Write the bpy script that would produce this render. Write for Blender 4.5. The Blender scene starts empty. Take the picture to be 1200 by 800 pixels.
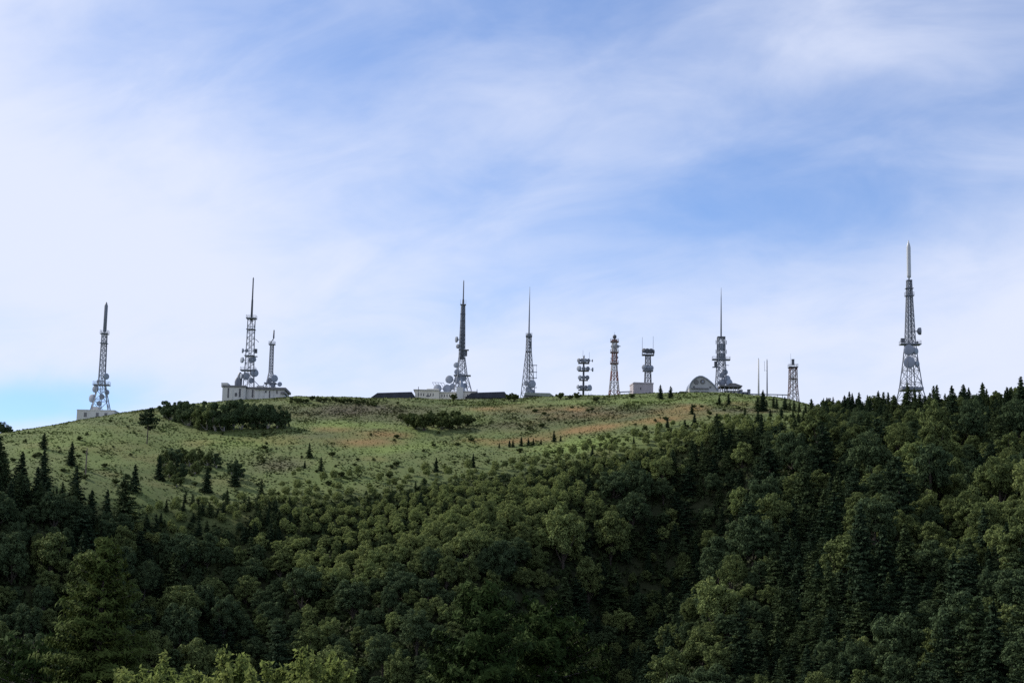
import bpy, math, random
import numpy as np
from mathutils import Vector, Matrix

scene = bpy.context.scene
COL = scene.collection
R = math.radians

# ------------------------------------------------------------------ camera
F = 2000.0                       # focal length in 1200-px-wide picture units (60 mm on 36 mm)
PITCH, ROLL = R(9.0), R(1.15)
cp, sp = math.cos(PITCH), math.sin(PITCH)
FW = np.array([0.0, cp, sp])
_r0 = np.array([1.0, 0, 0]); _u0 = np.array([0, -sp, cp])
RT = math.cos(ROLL) * _r0 + math.sin(ROLL) * _u0
UP = -math.sin(ROLL) * _r0 + math.cos(ROLL) * _u0
cam_d = bpy.data.cameras.new('camera'); cam = bpy.data.objects.new('camera', cam_d); COL.objects.link(cam)
cam_d.sensor_width = 36; cam_d.lens = 60; cam_d.clip_start = 0.5; cam_d.clip_end = 30000
cam.matrix_world = Matrix(((RT[0], UP[0], -FW[0], 0), (RT[1], UP[1], -FW[1], 0), (RT[2], UP[2], -FW[2], 0), (0, 0, 0, 1)))
scene.camera = cam

def ray(px, py):
    return FW + (px - 600) / F * RT - (py - 400) / F * UP
def project(P):
    P = np.asarray(P, float)
    d = P @ FW
    return 600 + F * (P @ RT) / d, 400 - F * (P @ UP) / d, d
def zat(px, py, D):              # height of the sight line through a pixel at plan distance D
    r = ray(px, py); return D * r[2] / math.hypot(r[0], r[1])
def xyat(px, py, D):
    r = ray(px, py); k = D / math.hypot(r[0], r[1]); return r[0] * k, r[1] * k

# ------------------------------------------------------------------ sky and sun
SUN_DIR = Vector((-0.89, 0.46, 0)).normalized()
SUN_EL = R(38)
world = bpy.data.worlds.new('World'); scene.world = world; world.use_nodes = True
def build_world():
    nt = world.node_tree; n = nt.nodes; l = nt.links; n.clear()
    out = n.new('ShaderNodeOutputWorld'); bg = n.new('ShaderNodeBackground'); bg.inputs[1].default_value = 0.135
    sky = n.new('ShaderNodeTexSky'); sky.sky_type = 'NISHITA'; sky.sun_disc = False
    sky.sun_elevation = SUN_EL; sky.sun_rotation = math.atan2(SUN_DIR.x, SUN_DIR.y)
    sky.altitude = 1800; sky.air_density = 1.0; sky.dust_density = 0.15; sky.ozone_density = 2.2
    tc = n.new('ShaderNodeTexCoord'); sep = n.new('ShaderNodeSeparateXYZ'); l.new(tc.outputs['Generated'], sep.inputs[0])
    def math_(op, a, b=None, clamp=False):
        m = n.new('ShaderNodeMath'); m.operation = op; m.use_clamp = clamp
        for i, v in enumerate((a, b)):
            if v is None: continue
            if isinstance(v, (int, float)): m.inputs[i].default_value = v
            else: l.new(v, m.inputs[i])
        return m.outputs[0]
    zz = math_('MAXIMUM', sep.outputs[2], 0.0)
    den = math_('ADD', zz, 0.42)
    u = math_('DIVIDE', sep.outputs[0], den); v = math_('DIVIDE', sep.outputs[1], den)
    cmb = n.new('ShaderNodeCombineXYZ'); l.new(u, cmb.inputs[0]); l.new(v, cmb.inputs[1])
    def noise(scale, rot, sc, detail, rough, dist, off):
        r_ = n.new('ShaderNodeMapping'); r_.inputs['Rotation'].default_value = (0, 0, R(rot)); l.new(cmb.outputs[0], r_.inputs[0])
        mp = n.new('ShaderNodeMapping'); mp.inputs['Scale'].default_value = sc; mp.inputs['Location'].default_value = off
        l.new(r_.outputs[0], mp.inputs[0])
        t = n.new('ShaderNodeTexNoise'); t.inputs['Scale'].default_value = scale; t.inputs['Detail'].default_value = detail
        t.inputs['Roughness'].default_value = rough; t.inputs['Distortion'].default_value = dist
        l.new(mp.outputs[0], t.inputs['Vector']); return t.outputs[0]
    def ramp(x, a, b):
        m = n.new('ShaderNodeMapRange'); m.interpolation_type = 'SMOOTHSTEP'
        m.inputs[1].default_value = a; m.inputs[2].default_value = b; l.new(x, m.inputs[0]); return m.outputs[0]
    big = noise(1.5, 17, (0.8, 1.3, 1), 2, 0.45, 0.3, (5.6, 0.3, 0))
    wisp = noise(3.0, 24, (0.9, 1.2, 1), 6, 0.52, 0.35, (0.4, 5.2, 0))
    fine = noise(8.0, 30, (0.8, 1.25, 1), 7, 0.58, 0.6, (7.4, 2.2, 0))
    s = math_('ADD', math_('MULTIPLY', big, 0.9), math_('MULTIPLY', wisp, 0.75))
    s = math_('ADD', s, math_('MULTIPLY', fine, 0.45))
    # the veil is thicker on the sun's side of the sky and towards the horizon
    s = math_('ADD', s, math_('MULTIPLY', u, -0.26))
    s = math_('ADD', s, math_('MULTIPLY', ramp(zz, 0.26, 0.13), 0.12))
    # clear gaps in the veil
    def uv(px, py):
        d_ = ray(px, py); d_ = d_ / np.linalg.norm(d_); return np.array([d_[0] / (d_[2] + .42), d_[1] / (d_[2] + .42)])
    wob = math_('MULTIPLY', math_('SUBTRACT', noise(2.6, 0, (1, 1, 1), 3, .5, 0, (2.2, 8.1, 0)), 0.5), 0.5)
    for (pc_, pa, pb, la, lb_, amt) in [((890, 235), (720, 310), (1090, 165), .44, .20, .50), ((30, 476), (0, 480), (100, 470), .19, .055, .75)]:
        C_, dr = uv(*pc_), uv(*pb) - uv(*pa); dr = dr / np.linalg.norm(dr); nn = np.array([-dr[1], dr[0]])
        def lin(k, sc): return math_('MULTIPLY', math_('SUBTRACT', math_('ADD', math_('MULTIPLY', u, float(k[0])), math_('MULTIPLY', v, float(k[1]))), float(k @ C_)), 1 / sc)
        qa = lin(dr, la); qb = math_('ADD', lin(nn, lb_), wob)
        g = math_('POWER', 2.718, math_('MULTIPLY', math_('ADD', math_('MULTIPLY', qa, qa), math_('MULTIPLY', qb, qb)), -1.0))
        s = math_('SUBTRACT', s, math_('MULTIPLY', g, amt))
    s = math_('ADD', s, 0.20)
    s = math_('SUBTRACT', s, math_('MULTIPLY', ramp(zz, 0.19, 0.34), 0.14))
    fac = ramp(s, 0.62, 1.38)
    fac = math_('MULTIPLY', fac, 0.88)
    fac = math_('ADD', fac, 0.07, True)
    mix = n.new('ShaderNodeMix'); mix.data_type = 'RGBA'; l.new(fac, mix.inputs['Factor'])
    tint = n.new('ShaderNodeMix'); tint.data_type = 'RGBA'; tint.blend_type = 'MULTIPLY'; tint.inputs['Factor'].default_value = 1
    l.new(sky.outputs[0], tint.inputs['A']); tint.inputs['B'].default_value = (0.82, 0.97, 1.20, 1)
    l.new(tint.outputs['Result'], mix.inputs['A']); mix.inputs['B'].default_value = (5.95, 6.35, 7.6, 1)
    l.new(mix.outputs['Result'], bg.inputs[0]); l.new(bg.outputs[0], out.inputs[0])
build_world()
sun_d = bpy.data.lights.new('sun', 'SUN'); sun = bpy.data.objects.new('sun', sun_d); COL.objects.link(sun)
sun_d.energy = 5.0; sun_d.angle = R(0.53); sun_d.color = (1.0, 0.94, 0.84)
_sd = Vector((SUN_DIR.x * math.cos(SUN_EL), SUN_DIR.y * math.cos(SUN_EL), math.sin(SUN_EL)))
sun.rotation_euler = _sd.to_track_quat('Z', 'Y').to_euler()
sun.location = _sd * 900
vs = scene.view_settings; vs.view_transform = 'Standard'; vs.look = 'None'; vs.exposure = 0; vs.gamma = 1
vs.use_curve_mapping = False
scene.cycles.max_bounces = 5; scene.cycles.diffuse_bounces = 2; scene.cycles.transparent_max_bounces = 4; scene.cycles.use_denoising = False; scene.cycles.sample_clamp_direct = 6; scene.cycles.sample_clamp_indirect = 2

# ------------------------------------------------------------------ small helpers
rnd = np.random.default_rng(11)
def vnoise(x, y, seed=0):
    """smooth value noise in 0..1, numpy arrays"""
    x = np.asarray(x, float); y = np.asarray(y, float)
    xi = np.floor(x).astype(np.int64); yi = np.floor(y).astype(np.int64); fx = x - xi; fy = y - yi
    fx = fx * fx * (3 - 2 * fx); fy = fy * fy * (3 - 2 * fy)
    def h(a, b):
        k = (a * 374761393 + b * 668265263 + seed * 974634777) & 0xFFFFFFFF
        k = ((k ^ (k >> 13)) * 1274126177) & 0xFFFFFFFF
        return ((k ^ (k >> 16)) & 0xFFFF) / 65535.0
    return (h(xi, yi) * (1 - fx) + h(xi + 1, yi) * fx) * (1 - fy) + (h(xi, yi + 1) * (1 - fx) + h(xi + 1, yi + 1) * fx) * fy
def fbm(x, y, seed=0, o=4):
    s = 0; a = 0.5
    for i in range(o):
        s = s + a * (vnoise(x * 2 ** i, y * 2 ** i, seed + i * 17) - 0.5); a *= 0.5
    return s
def sstep(a, b, x):
    t = np.clip((x - a) / (b - a), 0, 1); return t * t * (3 - 2 * t)

class MB:
    def __init__(s): s.v = []; s.f = []; s.n = 0
    def add(s, v, f):
        s.v.append(np.asarray(v, float).reshape(-1, 3)); s.f += [tuple(i + s.n for i in q) for q in f]; s.n += len(s.v[-1]); return s
    def box(s, c, size, rz=0):
        x, y, z = [k / 2 for k in size]
        p = np.array([(a * x, b * y, d * z) for d in (-1, 1) for b in (-1, 1) for a in (-1, 1)])
        if rz:
            ca, sa = math.cos(rz), math.sin(rz); p = np.stack([p[:, 0] * ca - p[:, 1] * sa, p[:, 0] * sa + p[:, 1] * ca, p[:, 2]], 1)
        return s.add(p + np.array(c), [(0, 2, 3, 1), (4, 5, 7, 6), (0, 1, 5, 4), (2, 6, 7, 3), (0, 4, 6, 2), (1, 3, 7, 5)])
    def tube(s, pts, rad, n=6):
        pts = [np.asarray(p, float) for p in pts]
        if np.isscalar(rad): rad = [rad] * len(pts)
        vs_, fs = [], []
        for i, p in enumerate(pts):
            d = pts[min(i + 1, len(pts) - 1)] - pts[max(i - 1, 0)]; d = d / (np.linalg.norm(d) + 1e-9)
            a = np.cross(d, (0, 0, 1) if abs(d[2]) < 0.9 else (1, 0, 0)); a /= np.linalg.norm(a); b = np.cross(d, a)
            for k in range(n):
                t = 2 * math.pi * (k + 0.5) / n; vs_.append(p + rad[i] * (math.cos(t) * a + math.sin(t) * b))
        for i in range(len(pts) - 1):
            for k in range(n):
                fs.append((i * n + k, i * n + (k + 1) % n, (i + 1) * n + (k + 1) % n, (i + 1) * n + k))
        fs.append(tuple(range(n))[::-1]); fs.append(tuple((len(pts) - 1) * n + k for k in range(n)))
        return s.add(vs_, fs)
    def lathe(s, prof, c=(0, 0, 0), n=20, axis=None):
        vs_, fs = [], []
        for (r, z) in prof:
            for k in range(n):
                t = 2 * math.pi * k / n; vs_.append((r * math.cos(t), r * math.sin(t), z))
        for i in range(len(prof) - 1):
            for k in range(n):
                fs.append((i * n + k, i * n + (k + 1) % n, (i + 1) * n + (k + 1) % n, (i + 1) * n + k))
        vs_ = np.array(vs_)
        if axis is not None:
            q = Vector((0, 0, 1)).rotation_difference(Vector(axis)); M = np.array(q.to_matrix()); vs_ = vs_ @ M.T
        return s.add(vs_ + np.array(c), fs)
    def prism(s, poly, y0, y1):      # polygon in xz, extruded in y
        n = len(poly); v = [(x, y0, z) for x, z in poly] + [(x, y1, z) for x, z in poly]
        return s.add(v, [tuple(range(n)), tuple(range(2 * n - 1, n - 1, -1))] + [((i + 1) % n, i, n + i, n + (i + 1) % n) for i in range(n)])
    def mesh(s, name, mat, smooth=False):
        me = bpy.data.meshes.new(name); me.from_pydata(np.concatenate(s.v).tolist(), [], s.f); me.update()
        if mat is not None: me.materials.append(mat)
        if smooth: me.polygons.foreach_set('use_smooth', [True] * len(me.polygons))
        return me
    def build(s, name, mat, parent=None, smooth=False, label=None):
        o = bpy.data.objects.new(name, s.mesh(name, mat, smooth)); COL.objects.link(o)
        if parent is not None: o.parent = parent
        if label: o['label'] = label
        return o
def tag(o, label=None, cat=None, group=None, kind=None):
    if label: o['label'] = label
    if cat: o['category'] = cat
    if group: o['group'] = group
    if kind: o['kind'] = kind
    return o
def empty(name, loc, rz=0):
    o = bpy.data.objects.new(name, None); COL.objects.link(o); o.location = loc; o.rotation_euler = (0, 0, rz); o.empty_display_size = 0.5
    return o
def quads_mesh(name, V, mat):
    """V: (n,4,3) array of separate quads"""
    n = len(V); me = bpy.data.meshes.new(name)
    me.vertices.add(n * 4); me.vertices.foreach_set('co', V.reshape(-1).astype(np.float32))
    me.loops.add(n * 4); me.loops.foreach_set('vertex_index', np.arange(n * 4, dtype=np.int32))
    me.polygons.add(n); me.polygons.foreach_set('loop_start', np.arange(0, n * 4, 4, dtype=np.int32))
    try: me.polygons.foreach_set('loop_total', np.full(n, 4, np.int32))
    except Exception: pass
    me.update(calc_edges=True)
    if mat: me.materials.append(mat)
    return me

# ------------------------------------------------------------------ materials
def new_mat(name):
    m = bpy.data.materials.new(name); m.use_nodes = True; nt = m.node_tree; nt.nodes.clear(); return m, nt.nodes, nt.links
def rgb(c): return (c[0], c[1], c[2], 1)
def plain(name, col, rough=0.6, metal=0.0, var=0.12, scale=0.6, streak=True):
    m, n, l = new_mat(name)
    out = n.new('ShaderNodeOutputMaterial'); b = n.new('ShaderNodeBsdfPrincipled'); l.new(b.outputs[0], out.inputs[0])
    b.inputs['Roughness'].default_value = rough; b.inputs['Metallic'].default_value = metal
    tc = n.new('ShaderNodeTexCoord'); mp = n.new('ShaderNodeMapping'); mp.inputs['Scale'].default_value = (1, 1, 0.25 if streak else 1)
    l.new(tc.outputs['Object'], mp.inputs[0])
    t = n.new('ShaderNodeTexNoise'); t.inputs['Scale'].default_value = scale; t.inputs['Detail'].default_value = 5; l.new(mp.outputs[0], t.inputs['Vector'])
    rp = n.new('ShaderNodeMapRange'); rp.inputs[1].default_value = 0.3; rp.inputs[2].default_value = 0.7
    rp.inputs[3].default_value = 1 - var * 1.6; rp.inputs[4].default_value = 1 + var; l.new(t.outputs[0], rp.inputs[0])
    mx = n.new('ShaderNodeVectorMath'); mx.operation = 'SCALE'; mx.inputs[0].default_value = col; l.new(rp.outputs[0], mx.inputs['Scale'])
    l.new(mx.outputs[0], b.inputs['Base Color']); return m
def foliage(name, ca, cb, cc, transl=0.25, scale=0.5, spread=0.5):
    """leaf colour: differs from plant to plant (object random) and from spray to spray (noise)"""
    m, n, l = new_mat(name)
    out = n.new('ShaderNodeOutputMaterial'); d = n.new('ShaderNodeBsdfPrincipled'); d.inputs['Roughness'].default_value = 0.8
    d.inputs['Specular IOR Level'].default_value = 0.04
    tr = n.new('ShaderNodeBsdfTranslucent'); ms = n.new('ShaderNodeMixShader'); ms.inputs[0].default_value = transl
    l.new(d.outputs[0], ms.inputs[1]); l.new(tr.outputs[0], ms.inputs[2]); l.new(ms.outputs[0], out.inputs[0])
    oi = n.new('ShaderNodeObjectInfo'); geo = n.new('ShaderNodeNewGeometry'); tc = n.new('ShaderNodeTexCoord')
    t = n.new('ShaderNodeTexNoise'); t.inputs['Scale'].default_value = scale; t.inputs['Detail'].default_value = 3
    l.new(tc.outputs['Object'], t.inputs['Vector'])
    m1 = n.new('ShaderNodeMix'); m1.data_type = 'RGBA'; m1.inputs['A'].default_value = rgb(ca); m1.inputs['B'].default_value = rgb(cb)
    l.new(oi.outputs['Random'], m1.inputs['Factor'])
    m2 = n.new('ShaderNodeMix'); m2.data_type = 'RGBA'; m2.inputs['B'].default_value = rgb(cc); l.new(m1.outputs['Result'], m2.inputs['A'])
    mr = n.new('ShaderNodeMapRange'); mr.inputs[1].default_value = 0.35; mr.inputs[2].default_value = 0.72; mr.inputs[4].default_value = spread
    l.new(t.outputs[0], mr.inputs[0]); l.new(mr.outputs[0], m2.inputs['Factor'])
    m3 = n.new('ShaderNodeMix'); m3.data_type = 'RGBA'; m3.blend_type = 'MULTIPLY'; m3.inputs['Factor'].default_value = 1
    rr = n.new('ShaderNodeMapRange'); rr.inputs[3].default_value = 0.84; rr.inputs[4].default_value = 1.16; l.new(geo.outputs['Random Per Island'], rr.inputs[0])
    cb_ = n.new('ShaderNodeCombineColor'); [l.new(rr.outputs[0], cb_.inputs[i]) for i in range(3)]
    l.new(m2.outputs['Result'], m3.inputs['A']); l.new(cb_.outputs[0], m3.inputs['B'])
    l.new(m3.outputs['Result'], d.inputs['Base Color']); l.new(m3.outputs['Result'], tr.inputs['Color']); return m

M_STEEL = plain('galvanised_steel', (0.15, 0.17, 0.21), 0.6, 0.1)
M_DARK = plain('dark_steel', (0.07, 0.08, 0.10), 0.6, 0.1)
M_DISH = plain('dish_paint', (0.22, 0.255, 0.32), 0.5, 0.0, 0.08)
M_DISHD = plain('dish_back_grey', (0.13, 0.15, 0.19), 0.5, 0.0, 0.1)
M_RADOME = plain('radome_white', (0.40, 0.42, 0.45), 0.4, 0.0, 0.06)
M_CONC = plain('weathered_concrete', (0.50, 0.50, 0.49), 0.85, 0, 0.07, 0.25)
M_GABLE = plain('gable_grey', (0.33, 0.34, 0.35), 0.85, 0, 0.07, 0.25)
M_CREAM = plain('cream_render', (0.64, 0.61, 0.53), 0.85, 0, 0.10, 0.4)
M_MAUVE = plain('mauve_grey_wall', (0.36, 0.33, 0.36), 0.85, 0, 0.10, 0.4)
M_SLAB = plain('roof_slab_dark', (0.14, 0.14, 0.15), 0.8, 0, 0.15)
M_NAVY = plain('dark_panel', (0.030, 0.034, 0.05), 0.85, 0.0, 0.2)
M_GREENROOF = plain('grey_green_roof', (0.20, 0.23, 0.20), 0.7, 0, 0.12)
M_WHITE = plain('white_paint', (0.72, 0.72, 0.70), 0.6, 0, 0.08)
M_GLASS = plain('window_dark_glass', (0.03, 0.035, 0.045), 0.12, 0.0, 0.1)
M_BARK = plain('bark', (0.055, 0.045, 0.035), 0.9, 0, 0.3, 2.0)
M_BIRCH = plain('pale_bark', (0.30, 0.28, 0.25), 0.9, 0, 0.3, 2.0)
M_WOOD = plain('weathered_wood', (0.16, 0.13, 0.10), 0.9, 0, 0.2, 2.0)
def banded(name, ca, cb, period):
    m, n, l = new_mat(name)
    out = n.new('ShaderNodeOutputMaterial'); b = n.new('ShaderNodeBsdfPrincipled'); l.new(b.outputs[0], out.inputs[0]); b.inputs['Roughness'].default_value = 0.6
    tc = n.new('ShaderNodeTexCoord'); s = n.new('ShaderNodeSeparateXYZ'); l.new(tc.outputs['Object'], s.inputs[0])
    d = n.new('ShaderNodeMath'); d.operation = 'DIVIDE'; d.inputs[1].default_value = period; l.new(s.outputs[2], d.inputs[0])
    fr = n.new('ShaderNodeMath'); fr.operation = 'FRACT'; l.new(d.outputs[0], fr.inputs[0])
    g = n.new('ShaderNodeMath'); g.operation = 'GREATER_THAN'; g.inputs[1].default_value = 0.5; l.new(fr.outputs[0], g.inputs[0])
    mx = n.new('ShaderNodeMix'); mx.data_type = 'RGBA'; mx.inputs['A'].default_value = rgb(ca); mx.inputs['B'].default_value = rgb(cb); l.new(g.outputs[0], mx.inputs['Factor'])
    l.new(mx.outputs['Result'], b.inputs['Base Color']); return m
M_RW = banded('red_and_white_paint', (0.20, 0.085, 0.075), (0.34, 0.33, 0.34), 8.0)
M_RUST = banded('rust_red_paint', (0.12, 0.065, 0.06), (0.17, 0.14, 0.14), 7.0)

BROAD = {'dark': foliage('leaf_dark_green', (0.044, 0.070, 0.034), (0.062, 0.092, 0.042), (0.078, 0.108, 0.048), .15),
         'mid': foliage('leaf_mid_green', (0.078, 0.108, 0.038), (0.106, 0.136, 0.048), (0.126, 0.152, 0.056), .15),
         'yellow': foliage('leaf_yellow_green', (0.135, 0.182, 0.062), (0.165, 0.202, 0.072), (0.190, 0.216, 0.080), .15),
         'brush': foliage('brush_leaf', (0.175, 0.225, 0.074), (0.200, 0.240, 0.084), (0.225, 0.250, 0.092), .2)}
CONI = {'dark': foliage('needle_dark', (0.020, 0.038, 0.020), (0.030, 0.050, 0.025), (0.038, 0.058, 0.030), 0.12),
        'mid': foliage('needle_mid', (0.036, 0.058, 0.025), (0.050, 0.072, 0.030), (0.06, 0.082, 0.035), 0.12)}
M_SHRUB = foliage('shrub_leaf', (0.055, 0.080, 0.028), (0.075, 0.098, 0.036), (0.095, 0.110, 0.042))
M_LARCH = foliage('larch_needle', (0.052, 0.076, 0.020), (0.055, 0.080, 0.021), (0.100, 0.124, 0.034), 0.12, 0.8)
M_PINE = foliage('pine_needle', (0.020, 0.037, 0.011), (0.021, 0.039, 0.011), (0.055, 0.085, 0.023), 0.08, 0.8)
M_BRIGHT = foliage('bright_leaf', (0.150, 0.195, 0.055), (0.160, 0.205, 0.060), (0.230, 0.250, 0.085), 0.45, 0.9)
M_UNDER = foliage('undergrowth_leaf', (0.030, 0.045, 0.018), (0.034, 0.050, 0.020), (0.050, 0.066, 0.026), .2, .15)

# ------------------------------------------------------------------ the hillside
PXK = np.array([-300, 0, 60, 120, 190, 260, 340, 440, 540, 600, 680, 740, 800, 850, 890, 930, 960, 1000, 1060, 1120, 1200, 1500], float)
RPY = np.array([545, 511, 501, 490, 479, 473, 469, 472, 472.5, 471, 469.5, 467.5, 466, 466, 469, 474, 480, 489, 489, 487, 476, 455], float)
RD = np.array([560, 600, 610, 630, 660, 690, 700, 700, 700, 700, 695, 690, 690, 685, 670, 650, 625, 600, 590, 580, 565, 540], float)
BPXK = np.array([-300, 0, 60, 120, 200, 300, 400, 480, 560, 640, 720, 780, 830, 880, 940, 980, 1060, 1200, 1500], float)
BPY = np.array([565, 565, 572, 580, 590, 588, 572, 562, 552, 540, 524, 512, 506, 500, 500, 512, 520, 520, 515], float)
BD = np.array([460, 460, 462, 465, 470, 475, 485, 492, 500, 510, 520, 525, 525, 525, 520, 510, 505, 495, 480], float)
TPXK = np.array([-300, 0, 400, 700, 1000, 1200, 1500], float)
TD = np.array([390, 380, 375, 370, 335, 300, 280], float)
# azimuth <-> pixel column
AZP = np.linspace(-300, 1500, 400)
AZA = np.array([math.atan2(ray(p, 560)[0], ray(p, 560)[1]) for p in AZP])
def col_of(x, y): return np.interp(np.arctan2(x, y), AZA, AZP)
def smooth_tab(k, v):
    xs = np.linspace(-300, 1500, 361); ys = np.interp(xs, k, v); ker = np.hanning(9); ker /= ker.sum()
    return xs, np.convolve(np.pad(ys, 4, mode='edge'), ker, 'valid')
T_rpy = smooth_tab(PXK, RPY); T_rd = smooth_tab(PXK, RD); T_bpy = smooth_tab(BPXK, BPY); T_bd = smooth_tab(BPXK, BD); T_td = smooth_tab(TPXK, TD)
def tanel(px, py):
    rx = FW[None] + ((px - 600) / F)[:, None] * RT - ((py - 400) / F)[:, None] * UP
    return rx[:, 2] / np.hypot(rx[:, 0], rx[:, 1])
def world_line(pts): return np.array([xyat(p, 560, d) for p, d in pts])
GULLIES = [(world_line([(870, 520), (818, 480), (750, 440), (698, 408), (660, 382), (622, 350), (585, 310)]), 34, 23),
           (world_line([(1012, 505), (985, 470), (955, 432), (925, 392), (900, 350)]), 7, 9),
           (world_line([(235, 478), (258, 440), (285, 400), (315, 350), (340, 310)]), 17, 30),  # hollow shaped for the light: left bank falls in shade, right bank lit
           (world_line([(1165, 490), (1135, 440), (1090, 390), (1060, 340)]), 6, 9)]
def seg_dist(x, y, line):
    best = np.full(x.shape, 1e9); tt = np.zeros(x.shape); n = len(line) - 1
    for i in range(n):
        a, b = line[i], line[i + 1]; d = b - a; L2 = d @ d
        t = np.clip(((x - a[0]) * d[0] + (y - a[1]) * d[1]) / L2, 0, 1)
        q = np.hypot(x - a[0] - t * d[0], y - a[1] - t * d[1]); m = q < best
        best = np.where(m, q, best); tt = np.where(m, (i + t) / n, tt)
    return best, tt
def height(x, y):
    x = np.atleast_1d(np.asarray(x, float)); y = np.atleast_1d(np.asarray(y, float))
    D = np.hypot(x, y); c = col_of(x, np.abs(y) + 1e-6)
    rp, rd = np.interp(c, *T_rpy), np.interp(c, *T_rd); bp, bd = np.interp(c, *T_bpy), np.interp(c, *T_bd); td = np.interp(c, *T_td)
    zr = rd * tanel(c, rp); zb = bd * tanel(c, bp); zt = td * tanel(c, np.full_like(c, 815.0))
    one = np.ones_like(c)
    K = np.stack([0 * one, 25 * one, 60 * one, 120 * one, 190 * one, td - 65, td, bd, rd, rd + 70, rd + 350, 6000 * one, 14000 * one], 1)
    Z = np.stack([-1.7 * one, -5 * one, -14 * one, -34 * one, -52 * one, zt - 36, zt, zb, zr, zr + 0.8, zr - 30, zr - 400, zr - 500], 1)
    h = np.diff(K, axis=1); de = np.diff(Z, axis=1) / h
    m = np.zeros_like(K); a, b = de[:, :-1], de[:, 1:]
    w = np.where(a * b > 0, 2 * a * b / np.where(a + b == 0, 1, a + b), 0); m[:, 1:-1] = w; m[:, 0] = de[:, 0]; m[:, -1] = de[:, -1]
    i = np.clip((D[:, None] >= K[:, 1:-1]).sum(1), 0, K.shape[1] - 2); r = np.arange(len(D))
    hh = h[r, i]; t = np.clip((D - K[r, i]) / hh, 0, 1)
    z = (2 * t ** 3 - 3 * t ** 2 + 1) * Z[r, i] + (t ** 3 - 2 * t ** 2 + t) * hh * m[r, i] + (-2 * t ** 3 + 3 * t ** 2) * Z[r, i + 1] + (t ** 3 - t ** 2) * hh * m[r, i + 1]
    slope = sstep(td - 80, td - 20, D) * (1 - sstep(bd - 30, bd + 25, D))
    for line, dep, sg in GULLIES:
        q, tt = seg_dist(x, y, line); z = z - dep * np.exp(-(q / sg) ** 2) * sstep(0.0, 0.25, tt) * slope
    z = z + slope * 9 * fbm(x / 42, y / 60, 3, 3)
    mead = sstep(bd - 10, bd + 30, D) * (1 - sstep(rd - 45, rd - 12, D))
    z = z + mead * (4.0 * fbm(x / 55, y / 45, 8, 3) + 1.3 * fbm(x / 9, y / 9, 9, 2))
    z = z + 0.25 * fbm(x / 6, y / 6, 12, 2) * sstep(200, 300, D) * (1 - sstep(900, 1000, D))
    return z
def h1(x, y): return float(height(x, y)[0])
def ground_at(px, py, d0=300, d1=760):
    """first place where the sight line through a pixel meets the hillside"""
    D = np.arange(d0, d1, 1.0); r = ray(px, py); k = D / math.hypot(r[0], r[1])
    x, y, z = r[0] * k, r[1] * k, r[2] * k; g = height(x, y) - z
    hit = np.nonzero(g >= 0)[0]
    i = hit[0] if len(hit) else int(np.argmax(g))
    return float(x[i]), float(y[i]), float(height(x[i], y[i])[0])

def splat(px, py, patches):
    m = np.zeros_like(px)
    for (cx, cy, sx, sy, tilt, a) in patches:
        dx = px - cx; dy = py - cy - tilt * dx
        m = np.maximum(m, a * np.exp(-((dx / sx) ** 2 + (dy / sy) ** 2)))
    return m
RUSTP = [(430, 519, 42, 6, 0.0, 1), (455, 509, 30, 4, 0.05, .8), (610, 516, 45, 3.5, -0.08, 1), (690, 503, 55, 4.5, -0.13, 1.2), (765, 493, 40, 5, -0.1, 1.1),
         (675, 480, 18, 5, 0.1, .9), (815, 478, 22, 5, 0.0, 1.0), (560, 516, 22, 3, 0, .7), (700, 487, 70, 8, 0, .6), (800, 484, 60, 6, 0, .55), (640, 478, 60, 6, 0, .4), (570, 479, 18, 3, 0, .8),
         (390, 502, 30, 4, 0, .45), (860, 473, 30, 4, 0, .5), (240, 517, 25, 4, 0, .5), (340, 520, 25, 4, 0, .35)]
LUSHP = [(400, 499, 90, 5, -0.02, 1), (470, 525, 80, 6, -0.05, .9), (680, 522, 70, 8, -0.12, 1), (280, 520, 60, 10, 0, .8), (740, 470, 150, 3.0, -0.02, .5), (100, 520, 90, 30, 0, .45), (500, 500, 60, 4, 0, .6), (860, 470, 40, 3, 0, .5)]
HEATHP = [(690, 485, 110, 10, -0.02, 1.1), (600, 500, 80, 8, 0, .8), (420, 481, 120, 9, 0, 1.1), (330, 545, 40, 9, 0, .8), (350, 510, 40, 5, 0, .4), (860, 481, 60, 4, 0, .8), (470, 488, 80, 9, 0, .8), (770, 475, 60, 4, 0, .5)]
def ground_attrs(x, y, z):
    P = np.stack([x, y, z], 1); px, py, d = project(P)
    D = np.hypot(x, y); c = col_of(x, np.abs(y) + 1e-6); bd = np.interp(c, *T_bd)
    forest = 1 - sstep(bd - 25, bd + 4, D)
    n1 = fbm(x / 14, y / 14, 21, 4) * 2.2; n2 = fbm(x / 10, y / 16, 31, 4) * 2.2
    vis = (D < 780) & (D > 300)
    rust = np.where(vis, np.clip(splat(px, py, RUSTP) + 0.5 * n1 - 0.12, 0, 1), 0)
    lush = np.where(vis, np.clip(splat(px, py, LUSHP) + 0.5 * n2, 0, 1), 0.3)
    heath = np.where(vis, np.clip(splat(px, py, HEATHP) + 0.8 * fbm(x / 12, y / 12, 41, 4) - 0.15, 0, 1), 0)
    return forest, rust, lush, heath
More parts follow.
